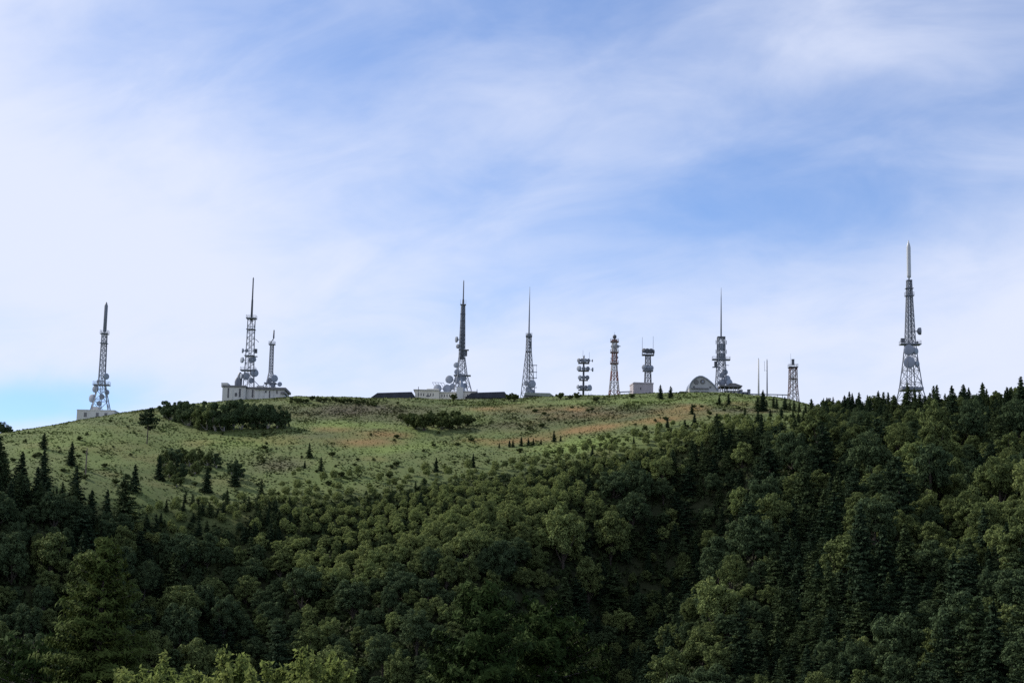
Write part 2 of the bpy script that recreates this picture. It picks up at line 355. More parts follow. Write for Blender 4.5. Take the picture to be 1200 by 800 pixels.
def ground_mat(name, tuft=False):
    m, n, l = new_mat(name)
    out = n.new('ShaderNodeOutputMaterial'); b = n.new('ShaderNodeBsdfPrincipled'); l.new(b.outputs[0], out.inputs[0]); b.inputs['Roughness'].default_value = 0.9
    b.inputs['Specular IOR Level'].default_value = 0.1
    geo = n.new('ShaderNodeNewGeometry')
    def noise(s, d=5, r=0.6):
        t = n.new('ShaderNodeTexNoise'); t.inputs['Scale'].default_value = s; t.inputs['Detail'].default_value = d; t.inputs['Roughness'].default_value = r
        l.new(geo.outputs['Position'], t.inputs['Vector']); return t.outputs[0]
    def att(a):
        t = n.new('ShaderNodeAttribute'); t.attribute_name = a; return t.outputs['Fac']
    def mix(f, a, bcol):
        x = n.new('ShaderNodeMix'); x.data_type = 'RGBA'; l.new(f, x.inputs['Factor'])
        for s, v in (('A', a), ('B', bcol)):
            if isinstance(v, tuple): x.inputs[s].default_value = rgb(v)
            else: l.new(v, x.inputs[s])
        return x.outputs['Result']
    def rng(x, a, b_, lo=0, hi=1):
        t = n.new('ShaderNodeMapRange'); t.inputs[1].default_value = a; t.inputs[2].default_value = b_; t.inputs[3].default_value = lo; t.inputs[4].default_value = hi; l.new(x, t.inputs[0]); return t.outputs[0]
    base = mix(rng(noise(0.12), 0.35, 0.65), (0.080, 0.110, 0.037), (0.104, 0.124, 0.046))
    base = mix(rng(noise(0.9, 4), 0.45, 0.75, 0, 0.6), base, (0.060, 0.078, 0.028))
    base = mix(att('lush'), base, (0.125, 0.168, 0.048))
    base = mix(att('heath'), base, (0.076, 0.070, 0.045))
    base = mix(att('rust'), base, (0.185, 0.122, 0.052))
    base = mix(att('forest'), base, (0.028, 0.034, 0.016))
    br = rng(noise(1.6, 6, .75), 0.3, 0.7, 0.68, 1.3)
    if tuft:
        ri = rng(geo.outputs['Random Per Island'], 0, 1, 0.85, 1.7); mm = n.new('ShaderNodeMath'); mm.operation = 'MULTIPLY'; l.new(br, mm.inputs[0]); l.new(ri, mm.inputs[1]); br = mm.outputs[0]
    sc = n.new('ShaderNodeVectorMath'); sc.operation = 'SCALE'; l.new(base, sc.inputs[0]); l.new(br, sc.inputs['Scale']); l.new(sc.outputs[0], b.inputs['Base Color'])
    return m
M_GROUND = ground_mat('hillside_ground'); M_TUFT = ground_mat('meadow_plants', True)

def set_attrs(me, arrs, dom='POINT'):
    for k, v in zip(('forest', 'rust', 'lush', 'heath'), arrs):
        a = me.attributes.new(k, 'FLOAT', dom); a.data.foreach_set('value', v.astype(np.float32))
def build_ground():
    az = np.concatenate([np.linspace(-1.45, -0.42, 14)[:-1], np.linspace(-0.42, 0.42, 340), np.linspace(0.42, 1.45, 14)[1:]])
    ds = np.concatenate([[0.5, 6, 12, 20], np.arange(30, 280, 10), np.arange(280, 800, 2.5), np.arange(800, 1200, 25), [1400, 1800, 2500, 4000, 6000, 9000, 14000]])
    A, D = np.meshgrid(az, ds); x = (np.sin(A) * D).ravel(); y = (np.cos(A) * D).ravel(); z = height(x, y)
    nx, ny = len(az), len(ds); idx = np.arange(nx * ny).reshape(ny, nx)
    f = np.stack([idx[:-1, :-1], idx[:-1, 1:], idx[1:, 1:], idx[1:, :-1]], -1).reshape(-1, 4)
    me = bpy.data.meshes.new('hillside'); me.vertices.add(len(x)); me.vertices.foreach_set('co', np.stack([x, y, z], 1).ravel().astype(np.float32))
    me.loops.add(f.size); me.loops.foreach_set('vertex_index', f.ravel().astype(np.int32)); me.polygons.add(len(f))
    me.polygons.foreach_set('loop_start', np.arange(0, f.size, 4, dtype=np.int32)); me.update(calc_edges=True)
    me.polygons.foreach_set('use_smooth', [True] * len(f))
    me.flip_normals()
    set_attrs(me, ground_attrs(x, y, z)); me.materials.append(M_GROUND)
    o = bpy.data.objects.new('hillside', me); COL.objects.link(o); tag(o, 'grassy hill with a wooded lower slope', kind='structure')
build_ground()

# ------------------------------------------------------------------ plants: prototypes
def leaf_quads(P, N, size, rng, aspect=1.5):
    n = len(P); N = N / (np.linalg.norm(N, axis=1, keepdims=True) + 1e-9)
    t = rng.normal(size=(n, 3)); t -= (t * N).sum(1, keepdims=True) * N; t /= np.linalg.norm(t, axis=1, keepdims=True) + 1e-9
    b = np.cross(N, t); s = (size * rng.uniform(0.6, 1.4, n))[:, None]
    a_ = t * s * 0.5 * aspect; b_ = b * s * 0.5
    bend = N * s * 0.12
    return np.stack([P - a_ - bend, P - b_ * 0.9 + bend, P + a_ - bend, P + b_ * 0.9 + bend], 1)
def unit(rng, n):
    v = rng.normal(size=(n, 3)); return v / np.linalg.norm(v, axis=1, keepdims=True)
def gen_broadleaf(seed, H, W, ncl, nleaf, leaf, low=0.38, skirt=-0.25, flat=0.8):
    rng = np.random.default_rng(seed); cz = H * (low + 1) / 2 - 0.02 * H; rz = H * (1 - low) / 2; rx = W / 2
    lean = rng.normal(size=2) * 0.05 * W
    d = unit(rng, ncl * 4); d = d[d[:, 2] > skirt][:ncl]
    rad = rng.uniform(0.42, 0.92, len(d))[:, None]
    C = d * rad * np.array([rx, rx * rng.uniform(0.85, 1.1), rz]) + np.array([lean[0], lean[1], cz])
    rr = rng.uniform(0.13, 0.30, len(d)) * rx * (40 / max(ncl, 40)) ** .22
    C = np.vstack([C, [[lean[0], lean[1], cz]]]); rr = np.append(rr, rx * 0.5)
    w = rr ** 2; cnt = (nleaf * w / w.sum()).astype(int); Ps, Ns = [], []
    for c, r, k in zip(C, rr, cnt):
        u = unit(rng, int(k * 1.7)); keep = rng.random(len(u)) < (0.45 + 0.55 * sstep(-0.7, 0.3, u[:, 2])); u = u[keep][:k]
        lump = 1 + 0.28 * np.sin(u[:, 0] * 5 + c[0] * 3) * np.sin(u[:, 1] * 5 + c[1]) * np.cos(u[:, 2] * 4 + c[2])
        rad_ = r * rng.uniform(0.72, 1.08, len(u)) * lump
        Ps.append(c + u * rad_[:, None] * np.array([1, 1, flat])); Ns.append(u * 0.95 + rng.normal(size=u.shape) * 0.42 + np.array([0, 0, 0.2]))
    Q = leaf_quads(np.vstack(Ps), np.vstack(Ns), leaf, rng)
    tb = MB(); top = np.array([lean[0], lean[1], cz + 0.1 * H]); r0 = 0.022 * H + 0.03
    tb.tube([(0, 0, -0.6), (lean[0] * .3, lean[1] * .3, low * H * .6), top * [.8, .8, .8], top], [r0 * 1.2, r0, r0 * .6, r0 * .2], 6)
    for c in C[rng.permutation(len(C) - 1)[:5]]:
        s = np.array([lean[0] * .4, lean[1] * .4, low * H * rng.uniform(.7, 1.1)]); mid = (s + c) / 2 + [0, 0, -0.03 * H]
        tb.tube([s, mid, c], [r0 * .55, r0 * .35, r0 * .12], 5)
    return Q, tb
def gen_conifer(seed, H, W, whorls, spray, low=0.10, power=0.85, ragged=0.3, droop=0.25, per=8, dens=1.0):
    rng = np.random.default_rng(seed); Ps, Ns, tb = [], [], MB(); r0 = 0.014 * H + 0.05; S = []
    tb.tube([(0, 0, -0.6), (0, 0, H * .5), (0, 0, H * .985)], [r0 * 1.2, r0 * .65, r0 * .08], 6)
    asym = rng.uniform(0, 6.28)
    for i in range(whorls):
        t = low + (1 - low) * (i + rng.uniform(-.3, .3)) / whorls; z = H * t; t_ = t
        L0 = W / 2 * (max(1 - t, 0.01) / (1 - low)) ** power + 0.12
        for k in range(max(4, int(per * (0.6 + 0.4 * (1 - t))))):
            a = rng.uniform(0, 6.283); z = H * min(max(t + rng.normal() * .5 * (1 - low) / whorls, low), .99); L = L0 * rng.uniform(1 - ragged * 1.9, 1.1) * (1 + 0.22 * math.cos(a - asym))
            if L < 0.12: continue
            ns = max(2, int(L / spray * 1.5 * dens)); s = (np.arange(ns) + rng.random(ns)) / ns
            dr = droop * rng.uniform(.5, 1.4)
            zz = z - dr * L * s + 0.18 * L * s ** 2.5 * (1 if t > 0.3 else .5)
            wd = 0.34 * L * (1.05 - s) * rng.uniform(-1, 1, ns)
            x = np.cos(a) * s * L - np.sin(a) * wd; y = np.sin(a) * s * L + np.cos(a) * wd
            Ps.append(np.stack([x, y, zz + rng.normal(size=ns) * .05], 1)); S.append(np.full(ns, spray))
            nn = np.stack([np.cos(a) * .35 + rng.normal(size=ns) * .35, np.sin(a) * .35 + rng.normal(size=ns) * .5, np.full(ns, 0.6)], 1); Ns.append(nn)
            if i % 3 == 0 and k % 2 == 0: tb.tube([(0, 0, z), (np.cos(a) * L * .8, np.sin(a) * L * .8, z - dr * L * .7)], [r0 * .25 * (1 - t) + .01, .01], 4)
    Q = leaf_quads(np.vstack(Ps), np.vstack(Ns), np.concatenate(S), rng, 1.9)
    return Q, tb
def proto(name, gen, mat, bark):
    Q, tb = gen; return (quads_mesh(name + '_crown', Q, mat), tb.mesh(name + '_trunk', bark))
PB = {}; PC = {}
for i, tone in enumerate(('dark', 'mid', 'yellow', 'brush')):
    PB[tone] = [proto('broadleaf', gen_broadleaf(100 + 10 * i + k, H, W, nc, 9500, 0.30, low, -0.75), BROAD[tone], M_BARK)
                for k, (H, W, nc, low) in enumerate([(10.5, 9, 85, .08), (12, 8.5, 90, .12), (9.5, 9.6, 80, .05), (12.5, 10.5, 110, .14)])]
for i, tone in enumerate(('dark', 'mid')):
    PC[tone] = [proto('conifer', gen_conifer(200 + 10 * i + k, H, W, wh, .38, .04, pw, rg, dp, 15, 2.3), CONI[tone], M_BARK)
                for k, (H, W, wh, pw, rg, dp) in enumerate([(14, 8.2, 26, .75, .34, .30), (12, 8.2, 22, .6, .40, .22), (15, 9.0, 28, .7, .36, .34), (11, 7.0, 20, .85, .34, .28), (13, 10.5, 17, .5, .4, .22), (12, 10.5, 15, .42, .42, .18)])]
PS = [proto('shrub', gen_broadleaf(300 + k, H, W, nc, 3000, 0.30, -0.05, -0.3, .85), M_SHRUB, M_BARK) for k, (H, W, nc) in enumerate([(4, 5, 16), (3, 4.4, 14), (5, 5, 18)])]
PTH = {t: [proto('thicket', gen_broadleaf(320 + 7 * j + k, H, W, nc, 7000, 0.32, -0.06, -0.8, .9), BROAD[t], M_BIRCH) for k, (H, W, nc) in enumerate([(9, 8, 26), (8, 9, 26)])] for j, t in enumerate(('dark', 'mid'))}

def place(name, pr, x, y, s, rz, label, cat, group, sz=1.0, z=None):
    o = empty(name, (x, y, (h1(x, y) if z is None else z) - 0.05), rz); o.scale = (s, s, s * sz)
    for nm, me in (('crown', pr[0]), ('trunk', pr[1])):
        c = bpy.data.objects.new(nm, me); COL.objects.link(c); c.parent = o
    return tag(o, label, cat, group)

# ------------------------------------------------------------------ forest on the lower slope
LANDMARKS = [(117, 'the shoulder tower'), (295, 'the concrete block house'), (540, 'the cream station'), (618, 'the spire mast'), (684, 'the drum mast'), (752, 'the mauve block'), (825, 'the arched hall'), (929, 'the red lattice tower'), (1068, 'the tallest tower')]
def build_forest():
    rng = np.random.default_rng(5); pts = []
    N = 60000
    a = rng.uniform(AZA[0] * 0.80, AZA[-1] * 0.80, N); D = np.sqrt(rng.uniform(235 ** 2, 640 ** 2, N)); x = np.sin(a) * D; y = np.cos(a) * D
    z = height(x, y); px, py, dep = project(np.stack([x, y, z], 1)); c = col_of(x, y)
    bd = np.interp(c, *T_bd); td = np.interp(c, *T_td); rd = np.interp(c, *T_rd)
    crest = (c > 965) & (D > bd - 4) & (D < rd + 14)
    edge = (bd - D) - np.interp(c, [-100, 0, 60, 140, 220, 320, 420, 680, 800, 960], [2, 2, 7, 8, 0, -2, 13, 11, 3, 0]) + 14 * fbm(x / 18, y / 18, 77, 3)
    gq = np.minimum(seg_dist(x, y, GULLIES[0][0])[0], seg_dist(x, y, GULLIES[1][0])[0] * 2.2)
    ok = ((edge > -26 * rng.random(N) ** 3 * ((c > 330) & (c < 960))) | crest) & (D > td - 62) & (px > -70) & (px < 1270)
    cn = fbm(x / 35, y / 30, 55, 3) * 2
    cell = {}; used = []
    for i in range(N):
        if not ok[i]: continue
        P = px[i]; Q = py[i]; D_ = D[i]
        young = (not crest[i]) and edge[i] < np.interp(P, [200, 330, 400], [12, 26, 52]) and 150 < P < 975 and (gq[i] > 26 or edge[i] < 14)
        pc = 0.16 + 0.95 * cn[i]
        if gq[i] < 19: pc += 0.55
        if P < 125 and Q < 612: pc += 0.65
        if 130 < P < 330 and Q < 620: pc += 0.2
        if 520 < P < 720 and 590 < Q < 760: pc += 0.2
        if P > 900 and Q > 660: pc += 0.42
        if P > 720 and 520 < Q < 690: pc -= 0.3 * (gq[i] > 19)
        if 300 < P < 480 and Q > 560: pc -= 0.15
        if crest[i]: pc = 0.42 + .6 * cn[i]
        con = rng.random() < pc
        if young: con = rng.random() < (0.05 if P > 330 else .3)
        if crest[i]: s = (rng.uniform(0.24, 0.60) + .25 * rng.random() ** 4 + .15 * cn[i]) * (1.0 if con else .85) * float(np.interp(c[i], [965, 985, 1020], [.5, .62, 1.0]))
        elif young: s = rng.uniform(0.14, 0.30) + 0.0075 * max(edge[i], 0)
        else: s = (0.42 + 0.85 * rng.random() ** 1.4) * (1.0 if con else 0.98) * (.72 if P < 125 and Q < 605 else .75 if gq[i] < 13 else 1)
        rad = (2.7 if con else 3.5) * s * ((0.9 if edge[i] > 14 else 1.2 if edge[i] > 2 else 1.9) if young else 1)
        k = (int(x[i] // 8), int(y[i] // 8)); bad = False
        for u in (-1, 0, 1):
            for v in (-1, 0, 1):
                for (qx, qy, qr) in cell.get((k[0] + u, k[1] + v), ()):
                    if (qx - x[i]) ** 2 + (qy - y[i]) ** 2 < ((qr + rad) * 0.92) ** 2: bad = True; break
                if bad: break
            if bad: break
        if bad: continue
        cell.setdefault(k, []).append((x[i], y[i], rad))
        tn = rng.random() + 0.35 * fbm(x[i] / 30, y[i] / 30, 91, 2) * 2
        if con: tone = 'dark' if tn < (0.65 if not crest[i] else .45) else 'mid'
        else:
            tone = 'dark' if tn < 0.36 else ('mid' if tn < 0.78 else 'yellow')
            if young: tone = ('dark' if P < 330 else 'mid') if tn < np.interp(edge[i], [10, 50], [.12, .42]) else ('brush' if edge[i] < 38 else 'yellow')
            elif Q > 680 and rng.random() < .45: tone = 'dark' if tone == 'mid' else 'mid'
            if P < 330 and not young: tone = 'dark' if tn < (.88 if Q < 690 else .66) else 'mid'
        used.append(dict(x=x[i], y=y[i], z=z[i], px=P, py=Q, con=con, s=s, tone=tone, young=young, crest=bool(crest[i]), g=gq[i], k=int((4 + rng.integers(2) if rng.random() < .5 else rng.integers(6)) if (con and not crest[i] and P > 130) else rng.integers(4)), rz=rng.uniform(0, 6.28), sz=rng.uniform(.8, 1.25), D=D_))
    print('FOREST', len(used), sum(t['con'] for t in used))
    def vis(t): return -20 < t['px'] < 1220 and t['py'] - t['s'] * 10 * F / t['D'] < 800
    rest = []
    for con in (False, True):
        lst = [t for t in used if t['con'] == con]
        inn = sorted([t for t in lst if vis(t)], key=lambda t: -t['s'] / t['D'] - (.0001 if t['py'] < 600 else 0)); out = [t for t in lst if not vis(t)]
        for t in inn[:290]:
            mark = LANDMARKS[int(np.argmin([abs(q[0] - t['px']) for q in LANDMARKS]))][1]
            zone = ('on the crest around the tallest tower' if t['crest'] else 'in the dark ravine downhill of ' + mark if t['g'] < 19 else 'at the forest edge downhill of ' + mark if t['young'] else
                    ('high' if t['py'] < 640 else 'halfway up' if t['py'] < 735 else 'low') + ' on the slope downhill of ' + mark)
            big = 'large ' if t['s'] > .9 else 'small ' if t['s'] < .6 else ''
            if con:
                lb = big + {'dark': 'blackish green', 'mid': 'mid green'}[t['tone']] + ' conifer ' + zone; nm, ct = 'conifer_tree', 'conifer'
                pr = PC[t['tone']][t['k']]
            else:
                lb = big + {'dark': 'dark green', 'mid': 'mid green', 'yellow': 'yellowish green', 'brush': 'pale green bushy'}[t['tone']] + ' broadleaf tree ' + zone; nm, ct = 'broadleaf_tree', 'tree'
                pr = PB[t['tone']][t['k']]
            place(nm, pr, t['x'], t['y'], t['s'], t['rz'], lb, ct, ('conifers ' if con else 'broadleaf trees ') + zone + ', ' + big + t['tone'], t['sz'], t['z'])
        rest += [t for t in inn[290:]] + [t for t in out if t['D'] > 250]
    print('REST', len(rest))
    # the remaining trees: one mass, instanced on points
    pc = bpy.data.collections.new('tree_shapes'); order = {}
    i = 0
    for con, P_ in ((False, PB), (True, PC)):
        for tone in P_:
            for k, (cr, tr) in enumerate(P_[tone]):
                o = bpy.data.objects.new('tree_shape_%03d' % i, cr); pc.objects.link(o); order[(con, tone, k)] = i; i += 1
    me = bpy.data.meshes.new('distant_forest'); me.from_pydata([(t['x'], t['y'], t['z']) for t in rest], [], [])
    for nm, vals in (('idx', [order[(t['con'], t['tone'], t['k'])] for t in rest]),):
        at = me.attributes.new(nm, 'INT', 'POINT'); at.data.foreach_set('value', vals)
    at = me.attributes.new('rot', 'FLOAT_VECTOR', 'POINT'); at.data.foreach_set('vector', np.array([(0, 0, t['rz']) for t in rest]).ravel())
    at = me.attributes.new('scl', 'FLOAT_VECTOR', 'POINT'); at.data.foreach_set('vector', np.array([(t['s'], t['s'], t['s'] * t['sz']) for t in rest]).ravel())
    fo = bpy.data.objects.new('distant_forest', me); COL.objects.link(fo)
    tag(fo, 'mass of small mixed trees filling the wooded slope between the larger ones', 'forest', kind='stuff')
    ng = bpy.data.node_groups.new('forest_fill', 'GeometryNodeTree')
    ng.interface.new_socket('Geometry', in_out='INPUT', socket_type='NodeSocketGeometry'); ng.interface.new_socket('Geometry', in_out='OUTPUT', socket_type='NodeSocketGeometry')
    gi = ng.nodes.new('NodeGroupInput'); go = ng.nodes.new('NodeGroupOutput'); ip = ng.nodes.new('GeometryNodeInstanceOnPoints')
    ci = ng.nodes.new('GeometryNodeCollectionInfo'); ci.inputs['Collection'].default_value = pc; ci.inputs['Separate Children'].default_value = True; ci.inputs['Reset Children'].default_value = True
    def na(nm, ty):
        q = ng.nodes.new('GeometryNodeInputNamedAttribute'); q.data_type = ty; q.inputs['Name'].default_value = nm; return q.outputs['Attribute']
    ng.links.new(gi.outputs[0], ip.inputs['Points']); ng.links.new(ci.outputs[0], ip.inputs['Instance']); ip.inputs['Pick Instance'].default_value = True
    ng.links.new(na('idx', 'INT'), ip.inputs['Instance Index']); ng.links.new(na('rot', 'FLOAT_VECTOR'), ip.inputs['Rotation']); ng.links.new(na('scl', 'FLOAT_VECTOR'), ip.inputs['Scale'])
    ng.links.new(ip.outputs[0], go.inputs[0])
    md = fo.modifiers.new('forest_fill', 'NODES'); md.node_group = ng
def ravine_xy(y):
    L = GULLIES[0][0]; xs = np.interp(y, L[::-1, 1], L[::-1, 0]); return xs, y
build_forest()

# ------------------------------------------------------------------ meadow ground cover
def build_cover():
    rng = np.random.default_rng(8); N = 330000
    a = rng.uniform(-0.36, 0.36, N); D = np.sqrt(rng.uniform(430 ** 2, 720 ** 2, N)); x = np.sin(a) * D; y = np.cos(a) * D
    c = col_of(x, y); bd = np.interp(c, *T_bd); rd = np.interp(c, *T_rd)
    ok = (D > bd - 30) & (D < rd + 6) & (c > -60) & (c < 1000); x, y, D, c, bd, rd = [q[ok] for q in (x, y, D, c, bd, rd)]
    dn = fbm(x / 7, y / 9, 61, 4) * 2 + 0.5 + 0.35 * fbm(x / 30, y / 20, 62, 2)
    z = height(x, y); fo, ru, lu, he = ground_attrs(x, y, z)
    keep = rng.random(len(x)) < np.clip(0.3 + 0.8 * (dn - 0.35) + 0.5 * he - 0.2 * ru, 0.3, 1) * 0.62
    x, y, z, fo, ru, lu, he, dn = [q[keep] for q in (x, y, z, fo, ru, lu, he, dn)]
    n = len(x); print('COVER', n)
    s = rng.uniform(0.2, 0.46, n) * (0.7 + 0.7 * np.clip(dn, 0, 1.2)) * (1 - 0.35 * ru)
    Q = []
    for k in range(3):
        off = unit(rng, n) * (s * 0.5)[:, None]; off[:, 2] = np.abs(off[:, 2]) * .4 + 0.05 * s
        Nn = off * .9 / s[:, None] + rng.normal(size=(n, 3)) * 0.3 + [0, 0, .75]
        Q.append(leaf_quads(np.stack([x, y, z], 1) + off, Nn, s * 1.1, rng, 1.4))
    V = np.stack(Q, 1).reshape(-1, 4, 3); me = quads_mesh('meadow_ground_cover', V, M_TUFT)
    rep = lambda q: np.repeat(q, 12)
    set_attrs(me, [rep(q) for q in (fo * 0.3, ru * .7, lu, he * .8)])
    o = bpy.data.objects.new('meadow_ground_cover', me); COL.objects.link(o)
    tag(o, 'low tufts of grass, bracken and dwarf bamboo covering the upper hill', 'ground cover', kind='stuff')
build_cover()

def build_undergrowth():
    rng = np.random.default_rng(18); N = 46000
    a = rng.uniform(-0.34, 0.34, N); D = np.sqrt(rng.uniform(235 ** 2, 590 ** 2, N)); x = np.sin(a) * D; y = np.cos(a) * D
    c = col_of(x, y); bd = np.interp(c, *T_bd); td = np.interp(c, *T_td); rd = np.interp(c, *T_rd)
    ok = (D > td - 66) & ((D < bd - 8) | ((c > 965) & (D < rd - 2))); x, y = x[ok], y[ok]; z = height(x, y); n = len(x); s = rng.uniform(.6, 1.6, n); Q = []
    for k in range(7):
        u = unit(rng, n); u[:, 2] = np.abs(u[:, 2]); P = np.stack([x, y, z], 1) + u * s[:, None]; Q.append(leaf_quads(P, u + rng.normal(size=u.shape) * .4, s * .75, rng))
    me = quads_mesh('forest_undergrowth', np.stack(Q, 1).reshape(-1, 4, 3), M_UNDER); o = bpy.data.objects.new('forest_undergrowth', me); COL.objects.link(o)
    tag(o, 'low dark leafy undergrowth on the floor of the forest', 'undergrowth', kind='stuff')
build_undergrowth()

# ------------------------------------------------------------------ single trees and shrubs on the open hill
def on_hill(name, pr, px, py, hpx, protoH, label, cat, group, rng, sz=1.0, D=None):
    if D is None: x, y, z = ground_at(px, py)
    else: x, y = xyat(px, py, D); z = h1(x, y)
    s = hpx * math.hypot(x, y) / F / protoH / sz
    return place(name, pr, x, y, s, rng.uniform(0, 6.28), label, cat, group, sz, z)
HC = [14, 12, 15, 11]; HT = [9, 8]; HS = [4, 3, 5]
def build_meadow_trees():
    rng = np.random.default_rng(21)
    for (px, py, h, k, tone, lb) in [
        (51, 526, 22, 1, 'dark', 'small dark pine with a bare stem, highest on the open grassy shoulder'),
        (83, 546, 33, 0, 'dark', 'dark cone-shaped conifer standing alone beside the bare pole on the meadow'),
        (50, 568, 48, 2, 'dark', 'tall narrow conifer rising from the forest edge below the bare-stemmed pine'),
        (157, 577, 38, 3, 'dark', 'slim conifer at the forest edge between the bare pole and the shrub clump'),
        (275, 570, 32, 1, 'dark', 'dark conifer at the lower end of the mid-meadow shrub clump'),
        (306, 586, 30, 3, 'mid', 'thin spindly conifer below the heathery patch of the meadow'),
        (362, 537, 22, 3, 'mid', 'small conifer on the green meadow below the long thicket'),
        (376, 552, 20, 0, 'mid', 'narrow little conifer on the meadow, next to a smaller one'),
        (357, 549, 11, 3, 'dark', 'tiny conifer on the meadow, next to a narrow taller one'),
        (511, 553, 17, 0, 'dark', 'small dark conifer alone in the pale scrub below the rusty bracken'),
        (649, 518, 13, 0, 'dark', 'small conifer standing at the edge of the rusty bracken strip'),
        (782, 501, 11, 1, 'dark', 'small conifer at the end of the rusty bracken strip'),
        (774, 467, 17, 0, 'dark', 'dark conifer on the ridge next to the mauve block, with a thin pole behind'),
        (786, 466, 14, 1, 'dark', 'dark conifer on the ridge between the mauve block and the arched hall'),
        (811, 485, 13, 3, 'mid', 'little conifer on the grass below the arched hall'),
        (843, 474, 11, 0, 'dark', 'little dark conifer on the grass below the steel deck'),
        (854, 474, 13, 2, 'dark', 'pointed little conifer on the grass below the steel deck, taller of two'),
        (888, 482, 17, 1, 'mid', 'bushy conifer in front of the taller concrete pole'),
        (894, 482, 25, 2, 'dark', 'pointed conifer between the two concrete poles'),
        (814, 500, 16, 2, 'dark', 'dark young conifer at the forest edge below the arched hall'),
        (888, 500, 20, 0, 'dark', 'dark conifer in the scrub below the concrete poles'),
        (186, 562, 34, 2, 'dark', 'dark conifer at the downhill side of the mid-meadow shrub clump'),
        (206, 560, 32, 0, 'dark', 'narrow dark conifer inside the mid-meadow shrub clump'),
        (242, 578, 36, 2, 'dark', 'tall dark conifer below the middle of the meadow shrub clump')]:
        on_hill('conifer_tree', PC[tone][k], px, py, h * (.84 if px < 400 else 1), HC[k], lb, 'conifer', 'single conifers on the open hill', rng)
    x, y, z = ground_at(172, 521); s = 41 * math.hypot(x, y) / F / 12
    place('conifer_tree', M_PINE_PROTO, x, y, s, 1.0, 'flat-topped pine with a bare trunk on the grass beside the long thicket', 'conifer', 'single conifers on the open hill', 1, z)
    # row of tiny conifers along the bracken
    for px, py, h in [(585, 525, 8), (597, 524, 9), (601, 524, 11), (611, 523, 10), (619, 522, 9), (625, 522, 10), (634, 521, 7), (657, 517, 7)]:
        on_hill('conifer_tree', PC['dark'][int(rng.integers(4))], px, py, h, 13, 'tiny dark conifer in the row along the rusty bracken strip', 'conifer', 'tiny conifers in a row along the bracken', rng)
    for px, py, h in [(898, 476, 9), (905, 478, 13), (911, 479, 12), (918, 480, 15), (924, 481, 13), (931, 482, 12), (938, 483, 13), (944, 484, 12), (950, 485, 16), (957, 487, 12), (963, 489, 13), (969, 490, 12), (976, 492, 14), (982, 493, 12), (989, 494, 15), (903, 488, 12), (915, 490, 13), (928, 491, 14), (941, 494, 14), (953, 496, 16), (964, 498, 16), (985, 500, 18), (874, 486, 9), (996, 498, 16), (1003, 498, 17)]:
        k = int(rng.integers(4)); on_hill('conifer_tree', PC['mid' if rng.random() < .45 else 'dark'][k], px + rng.uniform(-2, 2), py, h * rng.uniform(.8, 1.15), HC[k], 'young conifer in the scrubby row below the red lattice tower', 'conifer', 'young conifers below the red lattice tower', rng)
    # long thicket below the concrete block house
    for i, (px, py, h) in enumerate([(192, 490, 20), (201, 492, 21), (211, 495, 24), (222, 499, 27), (232, 502, 27), (243, 504, 30), (253, 505, 33), (263, 505, 31), (274, 504, 34), (284, 503, 30), (294, 502, 26), (304, 502, 27), (314, 502, 28), (324, 502, 26), (333, 501, 20), (238, 490, 20), (268, 492, 22), (300, 490, 18), (217, 487, 17), (282, 491, 24)]):
        k = i % 2; on_hill('thicket_tree', PTH['dark' if rng.random() < .72 else 'mid'][k], px, py, h, HT[k], 'dark leafy tree in the long thicket below the concrete block house', 'tree', 'trees of the long thicket', rng)
    for i, (px, py, h) in enumerate([(192, 548, 20), (203, 545, 20), (213, 541, 17), (222, 546, 20), (232, 543, 18), (243, 545, 17), (254, 549, 17), (200, 560, 20), (212, 564, 20), (272, 556, 17), (280, 564, 20), (228, 556, 16), (207, 571, 18)]):
        k = i % 2; on_hill('thicket_tree', PTH['dark' if rng.random() < .45 else 'mid'][k], px, py, h, HT[k], 'leafy bush in the scattered clump in the middle of the meadow', 'bush', 'bushes of the mid-meadow clump', rng)
    for i, (px, py, h) in enumerate([(478, 499, 16), (488, 503, 20), (497, 505, 22), (507, 501, 18), (517, 504, 16), (527, 503, 17), (537, 502, 18), (546, 499, 14), (503, 492, 12), (522, 492, 12), (470, 494, 10), (534, 492, 12)]):
        k = int(rng.integers(3)); on_hill('shrub', PS[k], px, py, h, HS[k], 'rounded green shrub on the hill below the cream station building', 'shrub', 'shrubs below the cream station building', rng)
    for i in range(34):
        px = 340 + i * 3 + rng.uniform(-1.5, 1.5); k = int(rng.integers(3))
        on_hill('shrub', PS[k], px, np.interp(px, [340, 380, 440], [470, 469, 474]) + rng.uniform(0, 3), rng.uniform(3.5, 6.5), HS[k], 'low dark shrub on the ridge line next to the concrete block house', 'shrub', 'low shrubs on the ridge line', rng)
    for (px, py, h, lb) in [(596, 470, 9, 'round dark bush on the ridge beside the dark-roofed lodge'), (602, 470, 10, 'pointed dark bush on the ridge beside the lattice mast with a long spire'), (657, 468, 9, 'round dark bush alone on the ridge between spire mast and drum mast'),
                            (669, 468, 6, 'smaller bush on the ridge beside the drum mast'), (676, 468, 9, 'dark bush at the foot of the drum mast'), (698, 471, 7, 'low bush on the grass below the drum mast'), (741, 467, 6, 'little bush at the corner of the mauve block'),
                            (532, 469, 8, 'little bush against the cream station building wall'), (466, 474, 4, 'low bush in front of the dark-roofed long shed')]:
        on_hill('shrub', PS[0], px, py, h, 4, lb, 'shrub', 'single bushes along the ridge', rng)
